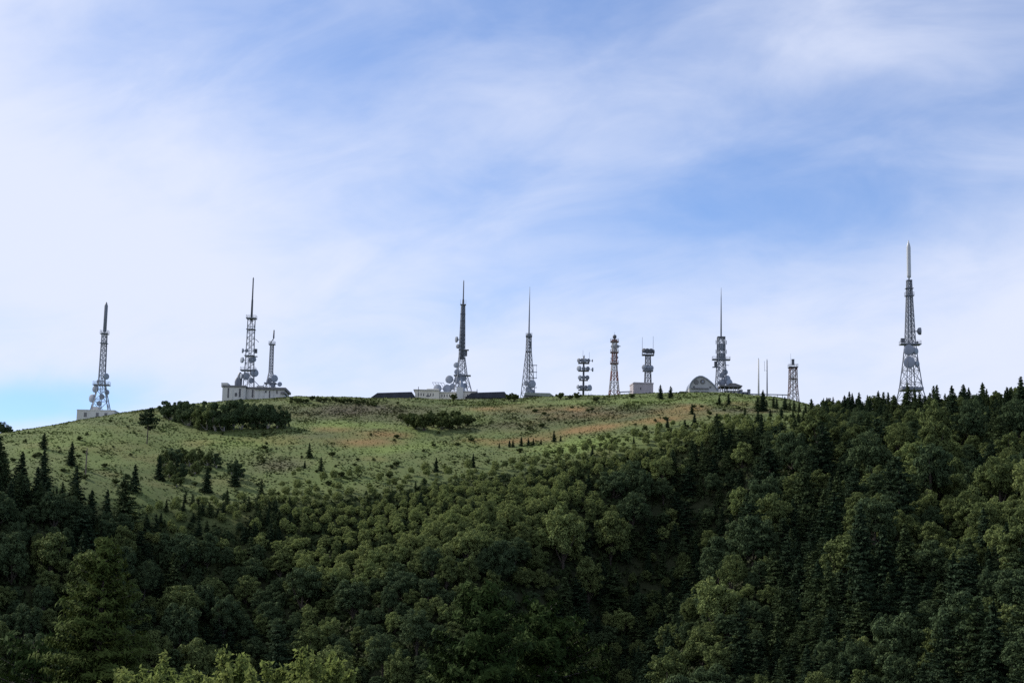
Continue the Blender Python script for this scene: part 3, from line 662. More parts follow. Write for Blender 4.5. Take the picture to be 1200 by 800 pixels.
    for i in range(120):
        px = rng.uniform(5, 880); u = rng.random() ** 1.2; py = np.interp(px, *T_rpy) + 6 + u * (np.interp(px, *T_bpy) - np.interp(px, *T_rpy) - 4); k = int(rng.integers(3))
        on_hill('shrub', PS[k], px, py, rng.uniform(2.0, 4.6) * (1 + .5 * (py - 470) / 90), HS[k], 'small dark shrub dotted about the open meadow', 'shrub', 'small shrubs dotted about the meadow', rng, .8)
    for px, py, h in [(2, 512, 17), (9, 512, 12), (21, 509, 7), (28, 507, 6), (34, 506, 5)]:
        on_hill('broadleaf_tree', PB['dark'][int(rng.integers(4))], px, py, h, 10.5, 'small tree showing over the far end of the grassy shoulder', 'tree', 'trees over the far shoulder', rng, 1, 612)
def gen_pine(seed):
    rng = np.random.default_rng(seed); tb = MB(); tb.tube([(0, 0, -.6), (.2, 0, 6), (0, .2, 11.5)], [.22, .16, .05], 6); Ps = []; Ns = []
    for (z, r, n, ox) in [(11.3, 1.6, 260, .3), (9.8, 2.6, 420, -.4), (8.3, 3.4, 600, .5), (7.0, 3.6, 560, .2), (5.6, 2.2, 240, 1.2)]:
        for k in range(5):
            a = rng.uniform(0, 6.28); c = np.array([ox + math.cos(a) * r * .55, math.sin(a) * r * .55, z + rng.normal() * .25]); tb.tube([(0, 0, z - .5), c], [.07, .02], 4)
            u = unit(rng, n // 5); Ps.append(c + u * np.array([r * .5, r * .5, .5])); Ns.append(u * .4 + rng.normal(size=u.shape) * .4 + [0, 0, .7])
    return leaf_quads(np.vstack(Ps), np.vstack(Ns), .45, rng), tb
M_PINE_PROTO = proto('pine', gen_pine(4), CONI['dark'], M_BARK)
build_meadow_trees()

# ------------------------------------------------------------------ towers
class Tower:
    """local x right, y away from the camera's side of the ridge, z up; sizes from picture measures at distance D"""
    def __init__(s, name, label, px, pyg, D, cat='tower', group=None, sink=0.3):
        s.px, s.D = px, D; s.x, s.y = xyat(px, pyg, D); g = h1(s.x, s.y); s.g = g - sink; s.root = empty(name, (s.x, s.y, s.g)); tag(s.root, label, cat, group)
        s.u = project(np.array([[s.x, s.y, g]]))[2][0] / F
    def z(s, py): return zat(s.px, py, s.D) - s.g
def lattice(t, prof, leg_r, br_r, rot=0.0, mat=None, panel=1.1, base_z=None, names=('leg', 'bracing'), horiz=True):
    mat = mat or M_STEEL; u = t.u / (math.cos(rot) + math.sin(rot))
    zs = [(0.0 if (base_z is None and i == 0) else (base_z if (i == 0 and base_z is not None) else t.z(p)), w * u) for i, (p, w) in enumerate(prof)]
    ca, sa = math.cos(rot), math.sin(rot)
    def corner(k, w): x, y = [(1, 1), (-1, 1), (-1, -1), (1, -1)][k]; return (x * ca - y * sa) * w, (x * sa + y * ca) * w
    for k in range(4): MB().tube([(*corner(k, w), z) for z, w in zs], leg_r, 5).build(names[0], mat, t.root)
    lev = [zs[0][0]]; zz = np.array([q[0] for q in zs]); ww = np.array([q[1] for q in zs])
    while lev[-1] < zz[-1] - 0.3:
        w = np.interp(lev[-1], zz, ww); step = max(1.3, 2 * w * panel); nxt = lev[-1] + step
        lev.append(zz[-1] if nxt > zz[-1] - step * .4 else nxt)
    b = MB()
    for i in range(len(lev) - 1):
        z0, z1 = lev[i], lev[i + 1]; w0, w1 = np.interp(z0, zz, ww), np.interp(z1, zz, ww)
        for k in range(4):
            j = (k + 1) % 4; A0, B0, A1, B1 = (*corner(k, w0), z0), (*corner(j, w0), z0), (*corner(k, w1), z1), (*corner(j, w1), z1)
            b.tube([A0, B1], br_r, 4); b.tube([B0, A1], br_r, 4)
            if horiz: b.tube([A1, B1], br_r, 4)
    b.build(names[1], mat, t.root)
    return lambda z: np.interp(z, zz, ww)
def dish(t, dx, py, r, az, y=None, mat=None, depth=0.45, tower_x=0.0, name='dish_antenna', el=0):
    """drum-shrouded parabolic dish; az: 0 faces the camera's side, +90 faces right"""
    u = t.u; R_ = r * u; a = R(az); ax = (math.sin(a), -math.cos(a), math.sin(R(el)))
    z = t.z(py); c = np.array([dx * u, (-1.2 * u if y is None else y * u), z]); axn = np.array(ax) / np.linalg.norm(ax)
    m = MB(); dp = R_ * depth
    m.lathe([(0.02, -dp * .9), (R_ * .45, -dp * .7), (R_ * .8, -dp * .3), (R_, 0), (R_ * 1.03, dp * .1), (R_ * 1.03, dp * 1.1), (R_ * .97, dp * 1.15), (R_ * .6, dp * 1.3), (0.02, dp * 1.38)], c, 20, axn)
    o = m.build(name, mat or M_DISH, t.root, True)
    mm = MB(); back = c - axn * dp * .9; mm.tube([back + axn * dp * .2, back - axn * R_ * .25], R_ * .14, 6); mm.tube([back - axn * R_ * .2, (tower_x * u + (c[0] - tower_x * u) * .15, 0, z)], 0.11, 5)
    k = mm.build('mounting_bracket', M_STEEL, o); return o
def deck(t, dxc, py, hw, hd=None, rail=True, mat=None, th=0.35, name='platform'):
    u = t.u; z = t.z(py); hd = hw if hd is None else hd; m = MB().box((dxc * u, 0, z), (2 * hw * u, 2 * hd * u, th)); o = m.build(name, mat or M_STEEL, t.root)
    if rail:
        q = MB(); zt = z + 1.2; X, Y = hw * u * .97, hd * u * .97; c = dxc * u
        for zz in (z + .65, zt):
            q.tube([(c - X, -Y, zz), (c + X, -Y, zz)], .05, 4); q.tube([(c - X, Y, zz), (c + X, Y, zz)], .05, 4); q.tube([(c - X, -Y, zz), (c - X, Y, zz)], .05, 4); q.tube([(c + X, -Y, zz), (c + X, Y, zz)], .05, 4)
        for i in range(6):
            s = -X + 2 * X * i / 5
            for yy in (-Y, Y): q.tube([(c + s, yy, z), (c + s, yy, zt)], .05, 4)
        q.build('railing', mat or M_STEEL, o)
    return o
def mast(t, py0, py1, r0, r1, mat, dx=0, name='antenna_mast', n=10, steps=None):
    u = t.u; m = MB()
    if steps:
        pts, rr = [], []
        for (p, r) in steps: pts.append((dx * u, 0, t.z(p))); rr.append(r * u)
        m.tube(pts, rr, n)
    else: m.tube([(dx * u, 0, t.z(py0)), (dx * u, 0, t.z(py1))], [r0 * u, r1 * u], n)
    return m.build(name, mat, t.root, n > 6)
def whip(t, dx, py0, py1, r=0.07, y=0, mat=None): return MB().tube([(dx * t.u, y, t.z(py0)), (dx * t.u, y, t.z(py1))], [r, r * .6], 5).build('whip_antenna', mat or M_STEEL, t.root)
def panelbox(t, dx, py, w, h, d=2.0, y=0, mat=None, name='panel_antenna'):
    return MB().box((dx * t.u, y * t.u, t.z(py)), (w * t.u, d * t.u, h * t.u)).build(name, mat or M_DARK, t.root)
def core(t, py0, py1, r, mat=None, dx=0, name='cable_ladder'):
    m = MB(); u = t.u; z0, z1 = t.z(py0), t.z(py1)
    for sx in (-1, 1): m.tube([(dx * u + sx * r * u, 0, z0), (dx * u + sx * r * u, 0, z1)], .13, 4)
    for i in range(int((z1 - z0) / 1.0)): m.tube([(dx * u - r * u, 0, z0 + i), (dx * u + r * u, 0, z0 + i)], .07, 4)
    return m.build(name, mat or M_STEEL, t.root)

# T1: leaning-side block with white cylinder, on the grassy shoulder
t = Tower('broadcast_tower', 'grey lattice tower with slim cylinder top on a concrete block on the grassy shoulder', 117, 487, 632)
lattice(t, [(484, 17), (462, 8), (447, 4.6), (415, 4.1), (390, 3.6)], .17, .10, .35, panel=.9)
core(t, 484, 392, .9); mast(t, 0, 0, 0, 0, M_DISHD, name='cylinder_antenna', steps=[(391, .6), (389, .7), (388, 2.1), (358, 2.1), (356, 1.4), (353.5, .6)])
deck(t, 0, 451, 9.5, 5); deck(t, 0, 391, 4.6, 4.6, th=.2); deck(t, 0, 402, 4.2, 4.2, th=.2, rail=False)
for a in [(-9, 467, 4.6, -40), (-6, 456, 4.0, -30), (4.5, 441, 3.6, 45), (6.5, 459.5, 3.0, 50), (-4.5, 447, 2.0, -70), (1.5, 465, 3, 10), (-1, 473, 3, -10)]: dish(t, *a)
b = Tower('equipment_block', 'low plain concrete block under the tower on the grassy shoulder', 113, 489, 628, 'building')
u = b.u; MB().box((0, 3, (b.z(481.5) - 1.0) / 2), (44 * u, 9, b.z(481.5) + 1.0)).build('wall', M_CONC, b.root)
MB().box((0, 3, b.z(481.5) + .16), (44.6 * u, 9.2, .3)).build('roof_slab', M_CONC, b.root)
MB().box((-3 * u, 3, b.z(478.5)), (7 * u, 3, 5.5 * u)).build('roof_hut', M_CONC, b.root)
for dx in (-12, 2, 12): MB().box((dx * u, -1.52, b.z(486.5)), (1.0, .08, 1.6)).build('louvre', M_SLAB, b.root)

# T2 + T2b: on the concrete block house
H = Tower('block_house', 'grey concrete block house with flat overhanging roof carrying two towers', 298, 470, 694, 'building', sink=1.0)
u = H.u; zr = H.z(456)
def wallbox(T, x0, x1, z0, z1, y0, y1, mat, name='wall'): return MB().box(((x0 + x1) / 2 * T.u, (y0 + y1) / 2, (z0 + z1) / 2), ((x1 - x0) * T.u, y1 - y0, z1 - z0)).build(name, mat, T.root)
wallbox(H, -36, -9, 0, H.z(455.5), -4, 12, M_CONC); wallbox(H, -8.8, 1.8, 0, H.z(456), -2, 12, M_CONC); wallbox(H, 2, 36, 0, H.z(457.5), -3.5, 12, M_CONC)
wallbox(H, -37.5, -30, H.z(455.4), H.z(450.5), -4.2, 2, M_CONC, 'parapet')
wallbox(H, -36, -8, H.z(455.4), H.z(453.4), -4.4, 12.4, M_SLAB, 'roof_slab'); wallbox(H, -7.9, 1.6, H.z(455.9), H.z(454.2), -2.4, 12.4, M_SLAB, 'roof_slab'); wallbox(H, 1.7, 38, H.z(457.4), H.z(454.8), -4.4, 12.4, M_SLAB, 'roof_slab')
wallbox(H, 32.5, 37.5, H.z(462), H.z(460), -4.6, 4, M_SLAB, 'balcony')
wallbox(H, 2, 10, H.z(454.7), H.z(451.5), 0, 8, M_CONC, 'roof_hut')
for dx, w, p0, p1, yy in [(-29, 1.6, 456.5, 468, -4), (-15.5, 2.0, 457, 467, -4), (-1.5, 1.8, 457, 466, -2), (19, 1.4, 458.5, 467, -3.5), (14.5, 2, 458.5, 461, -3.5), (27.5, 1.5, 458.5, 462, -3.5), (-20, 2.6, 462, 466, -4)]:
    wallbox(H, dx - w / 2, dx + w / 2, H.z(p1), H.z(p0), yy - .12, yy + .1, M_GLASS, 'window')
for dx in (-24, -11, 6, 12, 23, 31): wallbox(H, dx - .35, dx + .35, .5, H.z(457.6), (-4 if dx < -9 else -3.5) - .25, (-4 if dx < -9 else -3.5) + .05, M_CONC, 'pilaster')
t = Tower('broadcast_tower', 'square lattice tower with a long thin mast, the taller on the concrete block house', 290.5, 470, 698)
t.z0 = t.z(453.5)
lattice(t, [(453.5, 7.5), (434, 6.2), (400, 5.2), (373, 5.0)], .15, .09, .2, base_z=t.z0, panel=.8)
core(t, 453.5, 373, 1.3, M_DARK)
mast(t, 0, 0, 0, 0, M_DARK, steps=[(376, 1.35), (352, 1.15), (350, .9), (326, .75), (324.5, .3)])
deck(t, 0, 373, 5.9, 5.5); deck(t, -1, 434, 9, 6); deck(t, 0, 386, 5.2, 5.2, False, th=.2); deck(t, 0, 417, 6, 6, False, th=.2)
for a in [(-8, 411, 2.8, -75), (-8, 422, 3.4, -55), (2, 422, 3.3, 5), (4.5, 421, 3.0, 40), (6, 437, 4.6, 30), (-3, 441, 4.2, -15), (3, 446, 3.2, 10), (-8, 441, 3.0, -60), (-4, 411, 2, 0)]: dish(t, *a)
panelbox(t, 6.8, 411, 3, 5, 3); panelbox(t, 6.6, 417.5, 4.5, 1, 3, name='bracket_shelf')
MB().tube([(5 * t.u, 0, t.z(397)), (7.5 * t.u, -1, t.z(398.5)), (10 * t.u, -1, t.z(401))], .12, 5).build('side_arm', M_STEEL, t.root)
for dx, p in [(-14.5, 447), (-11.5, 441)]:
    m = MB(); m.lathe([(2.6 * u, t.z(454)), (2.9 * u, t.z(p + 6)), (3.1 * u, t.z(p)), (2.4 * u, t.z(p - 4)), (.05, t.z(p - 6))], (dx * t.u, 2, 0), 14); m.build('horn_antenna', M_DISHD, t.root, True)
for sx in (-1, 1): MB().tube([((14.5 - sx * 10 - (2 if sx > 0 else -2)) * t.u, 1, t.z(442.5)), (14 * t.u, 1, t.z(453))], .14, 5).build('strut', M_STEEL, t.root)
t = Tower('broadcast_tower', 'narrow lattice tower with a hooked mast, the shorter on the concrete block house', 316, 470, 698)
lattice(t, [(454.5, 6.5), (445, 4.6), (436, 2.7), (403, 2.3)], .14, .08, .3, base_z=t.z(454.5), panel=.8); core(t, 454.5, 404, .7, M_DARK)
m = MB(); U = t.u; m.tube([(-1.6 * U, 0, t.z(403)), (-1.2 * U, 0, t.z(400)), (.8 * U, 0, t.z(398)), (1.6 * U, 0, t.z(396)), (1.6 * U, 0, t.z(386.5))], [.7 * U, .9 * U, .9 * U, .95 * U, .8 * U], 8); m.build('antenna_mast', M_DARK, t.root, True)
deck(t, 0, 403.5, 3.7, 3.2)
for a in [(4, 443.5, 4.2, 35), (-1, 446, 3.2, -10), (11, 450, 2.6, 20), (3, 451, 3, 15)]: dish(t, *a)
deck(t, 0, 449, 7, 5, False)

# T3: cream station
S = Tower('station_building', 'long low cream station building under the tower crowded with dishes', 521, 470, 698, 'building', sink=1.2)
wallbox(S, -34, -6, 0, S.z(459.5), -5, 8, M_CREAM); wallbox(S, -5.8, 18, 0, S.z(461), -3, 10, M_CREAM); wallbox(S, 18.2, 38, 0, S.z(460), -4, 8, M_CREAM)
wallbox(S, -36, -6, S.z(459.4), S.z(458.6), -5.5, 8.5, M_CONC, 'roof_slab'); wallbox(S, -5.9, 17.9, S.z(460.9), S.z(460), -3.4, 10.4, M_CONC, 'roof_slab'); wallbox(S, 18.1, 38.6, S.z(459.9), S.z(459), -4.4, 8.4, M_CONC, 'roof_slab')
wallbox(S, -21, -7, S.z(458.5), S.z(456.4), -2, 6, M_CREAM, 'roof_hut'); wallbox(S, 14, 22, 0, S.z(455), -5.2, 2, M_CONC, 'stair_tower')
for dx in (-30, -27, -24, -19, -16, -13, -3, 0, 3, 6, 9, 27, 32): wallbox(S, dx - .5, dx + .5, S.z(466), S.z(462.8), -5.06 if dx < -6 else (-3.06 if dx < 18 else -4.06), -4.8 if dx < -6 else (-2.8 if dx < 18 else -3.8), M_GLASS, 'window')
wallbox(S, -21, -17, S.z(466.8), S.z(465.2), -5.08, -4.8, M_SLAB, 'window')
MB().tube([(-30 * S.u, -6.5, .5), (-30 * S.u, -6.5, S.z(456))], .12, 6).build('vent_pipe', M_DARK, S.root)
MB().tube([(38 * S.u, -5.2, .5), (38 * S.u, -5.2, S.z(457))], .12, 6).build('vent_pipe', M_DARK, S.root)
t = Tower('broadcast_tower', 'dark stepped tower with dishes crowded round its foot beside the cream station', 540, 470, 701)
lattice(t, [(468, 16), (455, 11.5), (440, 7), (418, 3.6), (393, 3.1), (358, 2.2)], .17, .10, .25, panel=.8); core(t, 468, 395, .9, M_DARK)
mast(t, 0, 0, 0, 0, M_DARK, steps=[(421, 2.2), (395, 2.6), (392, 2.5), (360, 1.9), (358, 1.5), (352, 1.3), (350, .8), (330, .6), (328, .3)], n=8)
deck(t, 0, 357, 3.4, 3.4, False, th=.2)
for sx in (-3.2, 3.2): whip(t, sx, 358, 351)
for p in (392, 384, 376, 368): deck(t, 0, p, 3.0, 3.0, False, th=.18, mat=M_DARK)
deck(t, 2, 410, 6, 4, False, th=.2); deck(t, 1, 440, 10, 6, False, th=.2)
for a in [(-6, 398, 3.4, -70), (-4.5, 406, 2.6, -45), (-6, 428, 3.2, -30), (-5, 436, 3.2, -20), (-2, 441, 3.4, 0), (-13.5, 445, 4.6, -25), (-4, 446, 4.2, 0), (1.5, 443, 4, 25), (-27, 456, 4.8, -30), (-16, 456, 4.8, -15), (-10, 453, 3.2, 0), (4, 452, 3, 20)]: dish(t, *a, mat=M_DISH if a[1] > 420 else M_DISHD)
panelbox(t, 3.7, 414, 4.8, 6, 3.5)
m = MB(); U = t.u
m.lathe([(5.2 * U, 0), (4.6 * U, 2.0), (2.4 * U, 4.6), (.2, 6.0)], (0, -3, t.z(462)), 4); m.build('hooded_horn', M_DISH, t.root)
m = MB()
for i in range(5): m.tube([((-34 + i * 3.2) * U, 0, t.z(448.5)), ((-30 + i * 3.2) * U, 0, t.z(455))], .1, 4)
m.tube([(-34 * U, 0, t.z(448.5)), (-21 * U, 0, t.z(448.8))], .1, 4); m.tube([(-30 * U, 0, t.z(455)), (-15 * U, 0, t.z(455.5))], .12, 4)
for i in (0, 4): m.tube([((-31 + i * 3.2) * U, 0, t.z(453.5)), ((-31 + i * 3.2) * U, 2.5, t.z(459.5))], .1, 4)
m.build('slanted_frame', M_STEEL, t.root)
def lodge(label, px, pyg, D, hw, p_eave, p_ridge, p_base, panes):
    L = Tower('long_shed', label, px, pyg, D, 'building', sink=1.2); u = L.u; ze, zr_ = L.z(p_eave), L.z(p_ridge)
    MB().box((0, 0, ze / 2), (2 * hw * u, 8, ze)).build('wall', M_SLAB, L.root)
    MB().prism([(-hw * u - .6, ze), (hw * u + .6, ze + .02), ((hw - 4) * u, zr_ + .5), (-(hw - 6) * u, zr_ - .2)], -5, 5).build('roof', M_NAVY, L.root)
    for i in range(panes):
        x = (-hw + (i + .5) * 2 * hw / panes) * u; MB().box((x, -4.03, ze * .62), (hw * u / panes * 1.1, .12, ze * .42)).build('window', M_GLASS, L.root)
    return L
L1 = lodge('long low dark-roofed shed on the ridge, left end of the cream station', 462, 471, 698, 25, 468, 461.8, 471, 8)
L2 = lodge('low dark-roofed lodge with windows, between the cream station and the spire mast', 571, 470, 694, 24, 467.5, 461.6, 471, 10)
m = MB(); [m.tube([((-10 + i * 4) * L1.u, 0, L1.z(465)), ((-10 + i * 4) * L1.u, 0, L1.z(462.6))], .05, 4) for i in range(9)]; m.tube([(-10 * L1.u, 0, L1.z(462.6)), (22 * L1.u, 0, L1.z(462.2))], .06, 4); m.build('roof_railing', M_DARK, L1.root)

# T4: spire mast
t = Tower('broadcast_tower', 'open lattice tower with a long needle spire and side arms', 618.5, 468, 700)
lattice(t, [(468, 9), (450, 7), (412, 3.3), (393, 2.8)], .16, .09, .5, panel=.85); core(t, 466, 394, .8, M_DARK)
mast(t, 0, 0, 0, 0, M_STEEL, steps=[(397, 1.1), (391, 1.0), (370, .8), (352, .5), (336, .22)], n=8)
deck(t, 0, 394, 3.8, 3.8); deck(t, 0, 412, 3.6, 3.6, False, th=.2)
m = MB(); m.lathe([(3.4 * t.u, t.z(394)), (3.0 * t.u, t.z(391.5)), (.9 * t.u, t.z(390))], (0, 0, 0), 12); m.build('crown_cap', M_STEEL, t.root)
panelbox(t, 1.6, 404, 2, 8, 2)
for p in (428, 436, 443, 454):
    q = MB(); q.tube([(1.5 * t.u, 0, t.z(p)), (10 * t.u, 0, t.z(p))], .11, 4); q.tube([(1.5 * t.u, -1.5, t.z(p)), (10 * t.u, -1.5, t.z(p))], .09, 4); q.tube([(10 * t.u, 0, t.z(p)), (10 * t.u, -1.5, t.z(p))], .09, 4); q.build('side_arm', M_STEEL, t.root)
for dx in (6, 9.6): whip(t, dx, 443, 427, .08)
for a in [(4, 450, 4.6, 15), (-2, 449, 2.6, -25), (1, 456.5, 3.6, 0), (5.5, 459, 2.6, 30)]: dish(t, *a)
G = Tower('low_hut', 'low hut with a sloping grey-green roof at the foot of the spire mast', 632, 468, 694, 'building', sink=.8)
u = G.u; MB().box((0, 0, G.z(464.5) / 2), (34 * u, 6, G.z(464.5))).build('wall', M_SLAB, G.root)
MB().prism([(-18 * u, G.z(464.3)), (18.5 * u, G.z(466)), (12 * u, G.z(461.5)), (-17 * u, G.z(461.5))], -3.8, 3.8).build('roof', M_GREENROOF, G.root)

# T5: drum mast
t = Tower('drum_mast', 'single pole mast ringed with four tiers of drum dishes', 683.5, 467, 694)
mast(t, 0, 0, 0, 0, M_DARK, steps=[(470, 1.3), (440, 1.15), (417, .9)], n=10, name='pole')
for p, hw in [(425.5, 6.5), (434.5, 6.2), (445.5, 5.2), (457, 6.0)]: deck(t, 0, p, hw, hw * .8, False, th=.22, mat=M_DARK)
for a in [(-5.5, 422.5, 3.0, -50), (-2, 422.5, 2.8, -15), (1.8, 422.5, 2.8, 15), (5, 422.5, 2.8, 40), (9.8, 422.5, 2.0, 90), (-5, 432, 3.9, -45), (0, 432, 2.8, 0), (4.5, 432, 3.0, 30), (10, 433, 3.0, 85),
          (-4, 442.5, 3.2, -40), (0, 442.5, 3.0, 0), (4, 442.5, 3.2, 35), (-6, 453.5, 3.0, -60), (-2.5, 454, 3.0, -20), (2.5, 454, 3, 15), (6.5, 454.5, 4.4, 50)]: dish(t, a[0], a[1], a[2] * .8, a[3], y=-2.0, mat=M_DISHD if rnd.random() < .6 else M_DISH, depth=.45)
whip(t, -1, 418, 410); whip(t, 6.5, 425, 412); whip(t, 1, 418, 415)
for dx in (-3, 3, 6, 9): whip(t, dx, 469, 460, .09)

# T6: red and white tower
t = Tower('red_white_tower', 'red and white banded lattice tower with three decks and a round top', 719.5, 466, 692)
lattice(t, [(466, 6.6), (440, 4.0), (425, 2.9), (398, 2.6)], .19, .12, .12, M_RW, panel=.95); core(t, 465, 400, .6, M_DARK)
for p in (400.5, 413, 426): deck(t, 0, p, 4.8, 4.2, mat=M_RUST)
m = MB(); m.lathe([(.05, -2.7 * t.u), (1.7 * t.u, -2 * t.u), (2.4 * t.u, 0), (1.9 * t.u, 1.8 * t.u), (.05, 2.6 * t.u)], (0, 0, t.z(394.5)), 14); m.tube([(0, 0, t.z(400)), (0, 0, t.z(396))], .3, 6); m.build('round_radome', M_DARK, t.root, True)
for a in [(3.5, 406, 1.9, 60), (-2.5, 406, 1.8, -40), (2.5, 419, 1.8, 30), (-3, 420, 1.6, -50), (0, 407, 1.8, 5)]: dish(t, *a, mat=M_DISHD)
whip(t, 0, 392, 389); panelbox(t, 5.5, 405.5, 3, 1, 1)
B = Tower('cable_bridge', 'raised cable duct from the red and white tower to the mauve block', 733, 466, 691, 'duct')
MB().tube([(-8 * B.u, 0, B.z(459.5)), (7.5 * B.u, 0, B.z(458.5))], .28, 4).build('duct', M_STEEL, B.root)
for dx in (-6, 4): MB().tube([(dx * B.u, 0, 0), (dx * B.u, 0, B.z(459.3))], .14, 4).build('post', M_STEEL, B.root)
K = Tower('mauve_block', 'plain mauve grey windowless block building on the ridge', 752.5, 466, 690, 'building', sink=1.0)
MB().box((0, 4, K.z(449.5) / 2), (23 * K.u, 9, K.z(449.5)), .12).build('wall', M_MAUVE, K.root); MB().box((0, 4, K.z(449.5) + .2), (23.8 * K.u, 9.4, .5), .12).build('roof_slab', M_MAUVE, K.root)
for dx, p, w, h in [(-2, 455.5, 1.4, 3), (-4, 462, 2, 1.6), (4, 462, 2, 1.6), (9, 461.5, 1.4, 5)]: MB().box((dx * K.u, -.48 + dx * K.u * .12, K.z(p)), (w * K.u, .18, h * K.u), .12).build('window' if p < 461.6 else 'louvre', M_GLASS, K.root)
t = Tower('antenna_tower', 'dark lattice tower with two ringed decks and twin whips, on the mauve block', 759, 466, 694)
lattice(t, [(450, 3.8), (430, 3.2), (416, 2.8)], .16, .1, .1, M_DARK, base_z=t.z(449.3), panel=.95); core(t, 450, 417, .6, M_DARK)
deck(t, 0, 416, 7, 5, True, M_DARK); deck(t, 0, 434.5, 6, 5, True, M_STEEL)
for a in [(-4.5, 411, 2.6, -40), (-1, 411.5, 3.0, 0), (3, 411.5, 3.0, 25), (6, 412, 2.4, 70)]: dish(t, *a, mat=M_DARK)
for a in [(-4, 430.5, 3.0, -35), (0, 431, 3.2, 0), (3.6, 431, 2.8, 35)]: dish(t, *a, mat=M_DISH)
whip(t, -6.8, 417, 395, .1); whip(t, 6, 417, 394, .1); panelbox(t, 0, 411.5, 6, 4.5, 4)

# arched hall
A = Tower('arched_hall', 'pale hall with a rounded vault roof and two round vents in its gable', 822, 464, 684, 'building', sink=1.0)
u = A.u; arc = []
for i in range(25):
    f = i / 24; X = -15.5 + f * 33
    zpx = np.interp(X, [-15.5, -14.5, -12, -8, -4, 0, 5, 10, 14.5, 17.5], [456.5, 452.5, 448.5, 445, 443.3, 443.4, 446, 450, 454.5, 459.0]); arc.append((X * u, A.z(zpx)))
MB().prism([(-15.5 * u, 0), (17.5 * u, 0)] + arc[::-1], -4, 10).build('gable_wall', M_GABLE, A.root)
rf = MB(); ar = np.array(arc); inn = [(x, z + .06) for x, z in arc]; outr = [(x * 1.02, z + .5) for x, z in arc]
rf.prism(inn + outr[::-1], -4.6, 10.4); rf.build('vault_roof', M_DISH, A.root)
for dx, p in [(-7.5, 449.3), (0, 448.6)]:
    m = MB(); m.lathe([(.05, 0), (2.4 * u, 0), (2.7 * u, .12), (2.9 * u, 0), (2.9 * u, -.2)], (dx * u, -4.12, A.z(p)), 18, (0, -1, 0)); m.build('round_vent', M_SLAB, A.root)
m = MB(); m.lathe([(.05, 0), (1.1 * u, .05)], (0, -4.3, A.z(448.6)), 12, (0, -1, 0)); m.build('vent_hub', M_DISH, A.root)
wallbox(A, -13, 7, A.z(457.4), A.z(456), -4.5, -3.9, M_SLAB, 'ledge')
for x0, x1 in [(-9.5, -4), (-1.5, 6)]: wallbox(A, x0, x1, .8, A.z(460), -4.1, -3.9, M_GLASS if x0 < -2 else M_SLAB, 'door')
for dx in (-10, 9): wallbox(A, dx - 1, dx + 1, A.z(456), A.z(454), -4.1, -3.9, M_GLASS, 'window')
wallbox(A, 7.5, 17, 0, A.z(460.5), -6, -4.02, M_CONC, 'lean_to')
hut = Tower('white_hut', 'tiny white hut with a dark roof beside the arched hall', 800, 464, 686, 'hut', sink=.6)
wallbox(hut, -3, 3.5, 0, hut.z(460.5), -2, 2, M_WHITE); MB().prism([(-6 * hut.u, hut.z(461)), (5.5 * hut.u, hut.z(460.3)), (5.5 * hut.u, hut.z(459.2)), (-4 * hut.u, hut.z(459.2))], -2.4, 2.4).build('roof', M_SLAB, hut.root)
wallbox(hut, -1, .6, .3, hut.z(461.5), -2.08, -1.9, M_SLAB, 'door')

# T8
t = Tower('broadcast_tower', 'dense grey lattice tower with a needle mast beside the arched hall', 845, 464, 688)
lattice(t, [(464, 7.5), (440, 5.6), (421, 4.5), (395, 4.2)], .18, .11, .15, panel=.75); core(t, 463, 395, 1.6, M_STEEL)
for p0 in (418, 407): 
    for k, (dx, dy) in enumerate([(-3.6, -1), (0, -3.6), (3.6, -1)]): panelbox(t, dx, p0, 3.2, 8.5, .5, dy, M_DISHD)
mast(t, 0, 0, 0, 0, M_STEEL, steps=[(397, .95), (370, .8), (350, .5), (337, .2)], n=8)
deck(t, 0, 395, 4.6, 4.6, False, th=.25); deck(t, 0, 421.5, 10.5, 4.5, True)
for dx in (-6, 6.2): 
    for p in (401, 412): panelbox(t, dx, p, .7, 5, .7, 0, M_DISHD); MB().tube([(dx * t.u, 0, t.z(p)), (dx * .7 * t.u, 0, t.z(p))], .09, 4).build('side_arm', M_STEEL, t.root)
panelbox(t, -6.5, 426.5, 3, 6, 2.5); deck(t, -6, 430.3, 4.2, 3, False, th=.2)
q = MB(); q.tube([(4 * t.u, 0, t.z(427.5)), (9.5 * t.u, 0, t.z(427.8))], .13, 4); q.build('side_arm', M_STEEL, t.root)
for a in [(4.5, 436, 3.0, 30), (6.5, 444, 4.0, 35), (8.5, 449, 4.6, 40), (2, 448, 3.6, 5), (1, 440, 2.6, 0), (-1, 449, 2.6, -10)]: dish(t, *a)
E = Tower('steel_deck', 'raised dark steel equipment deck on posts at the foot of the needle-mast tower', 856, 465, 684, 'platform', sink=.6)
u = E.u; MB().box((-1 * u, 0, E.z(453.5)), (26 * u, 8, .6)).build('deck_floor', M_SLAB, E.root)
MB().prism([(2 * u, E.z(453.2)), (13 * u, E.z(453.2)), (4 * u, E.z(450.2)), (-2 * u, E.z(450.2))], -3.8, 3.8).build('equipment_cover', M_SLAB, E.root)
for dx in (-13, -8, -3, 2, 7, 11):
    for yy in (-3.5, 3.5): MB().tube([(dx * u, yy, 0), (dx * u, yy, E.z(453.6))], .16, 4).build('post', M_STEEL, E.root)
wallbox(E, -6, 10, 0, E.z(458), -2, 2.5, M_CONC, 'cabin')
for dx in (-4, 0, 4, 8): wallbox(E, dx - 1, dx + 1, E.z(462), E.z(459), -2.08, -1.9, M_GLASS, 'window')
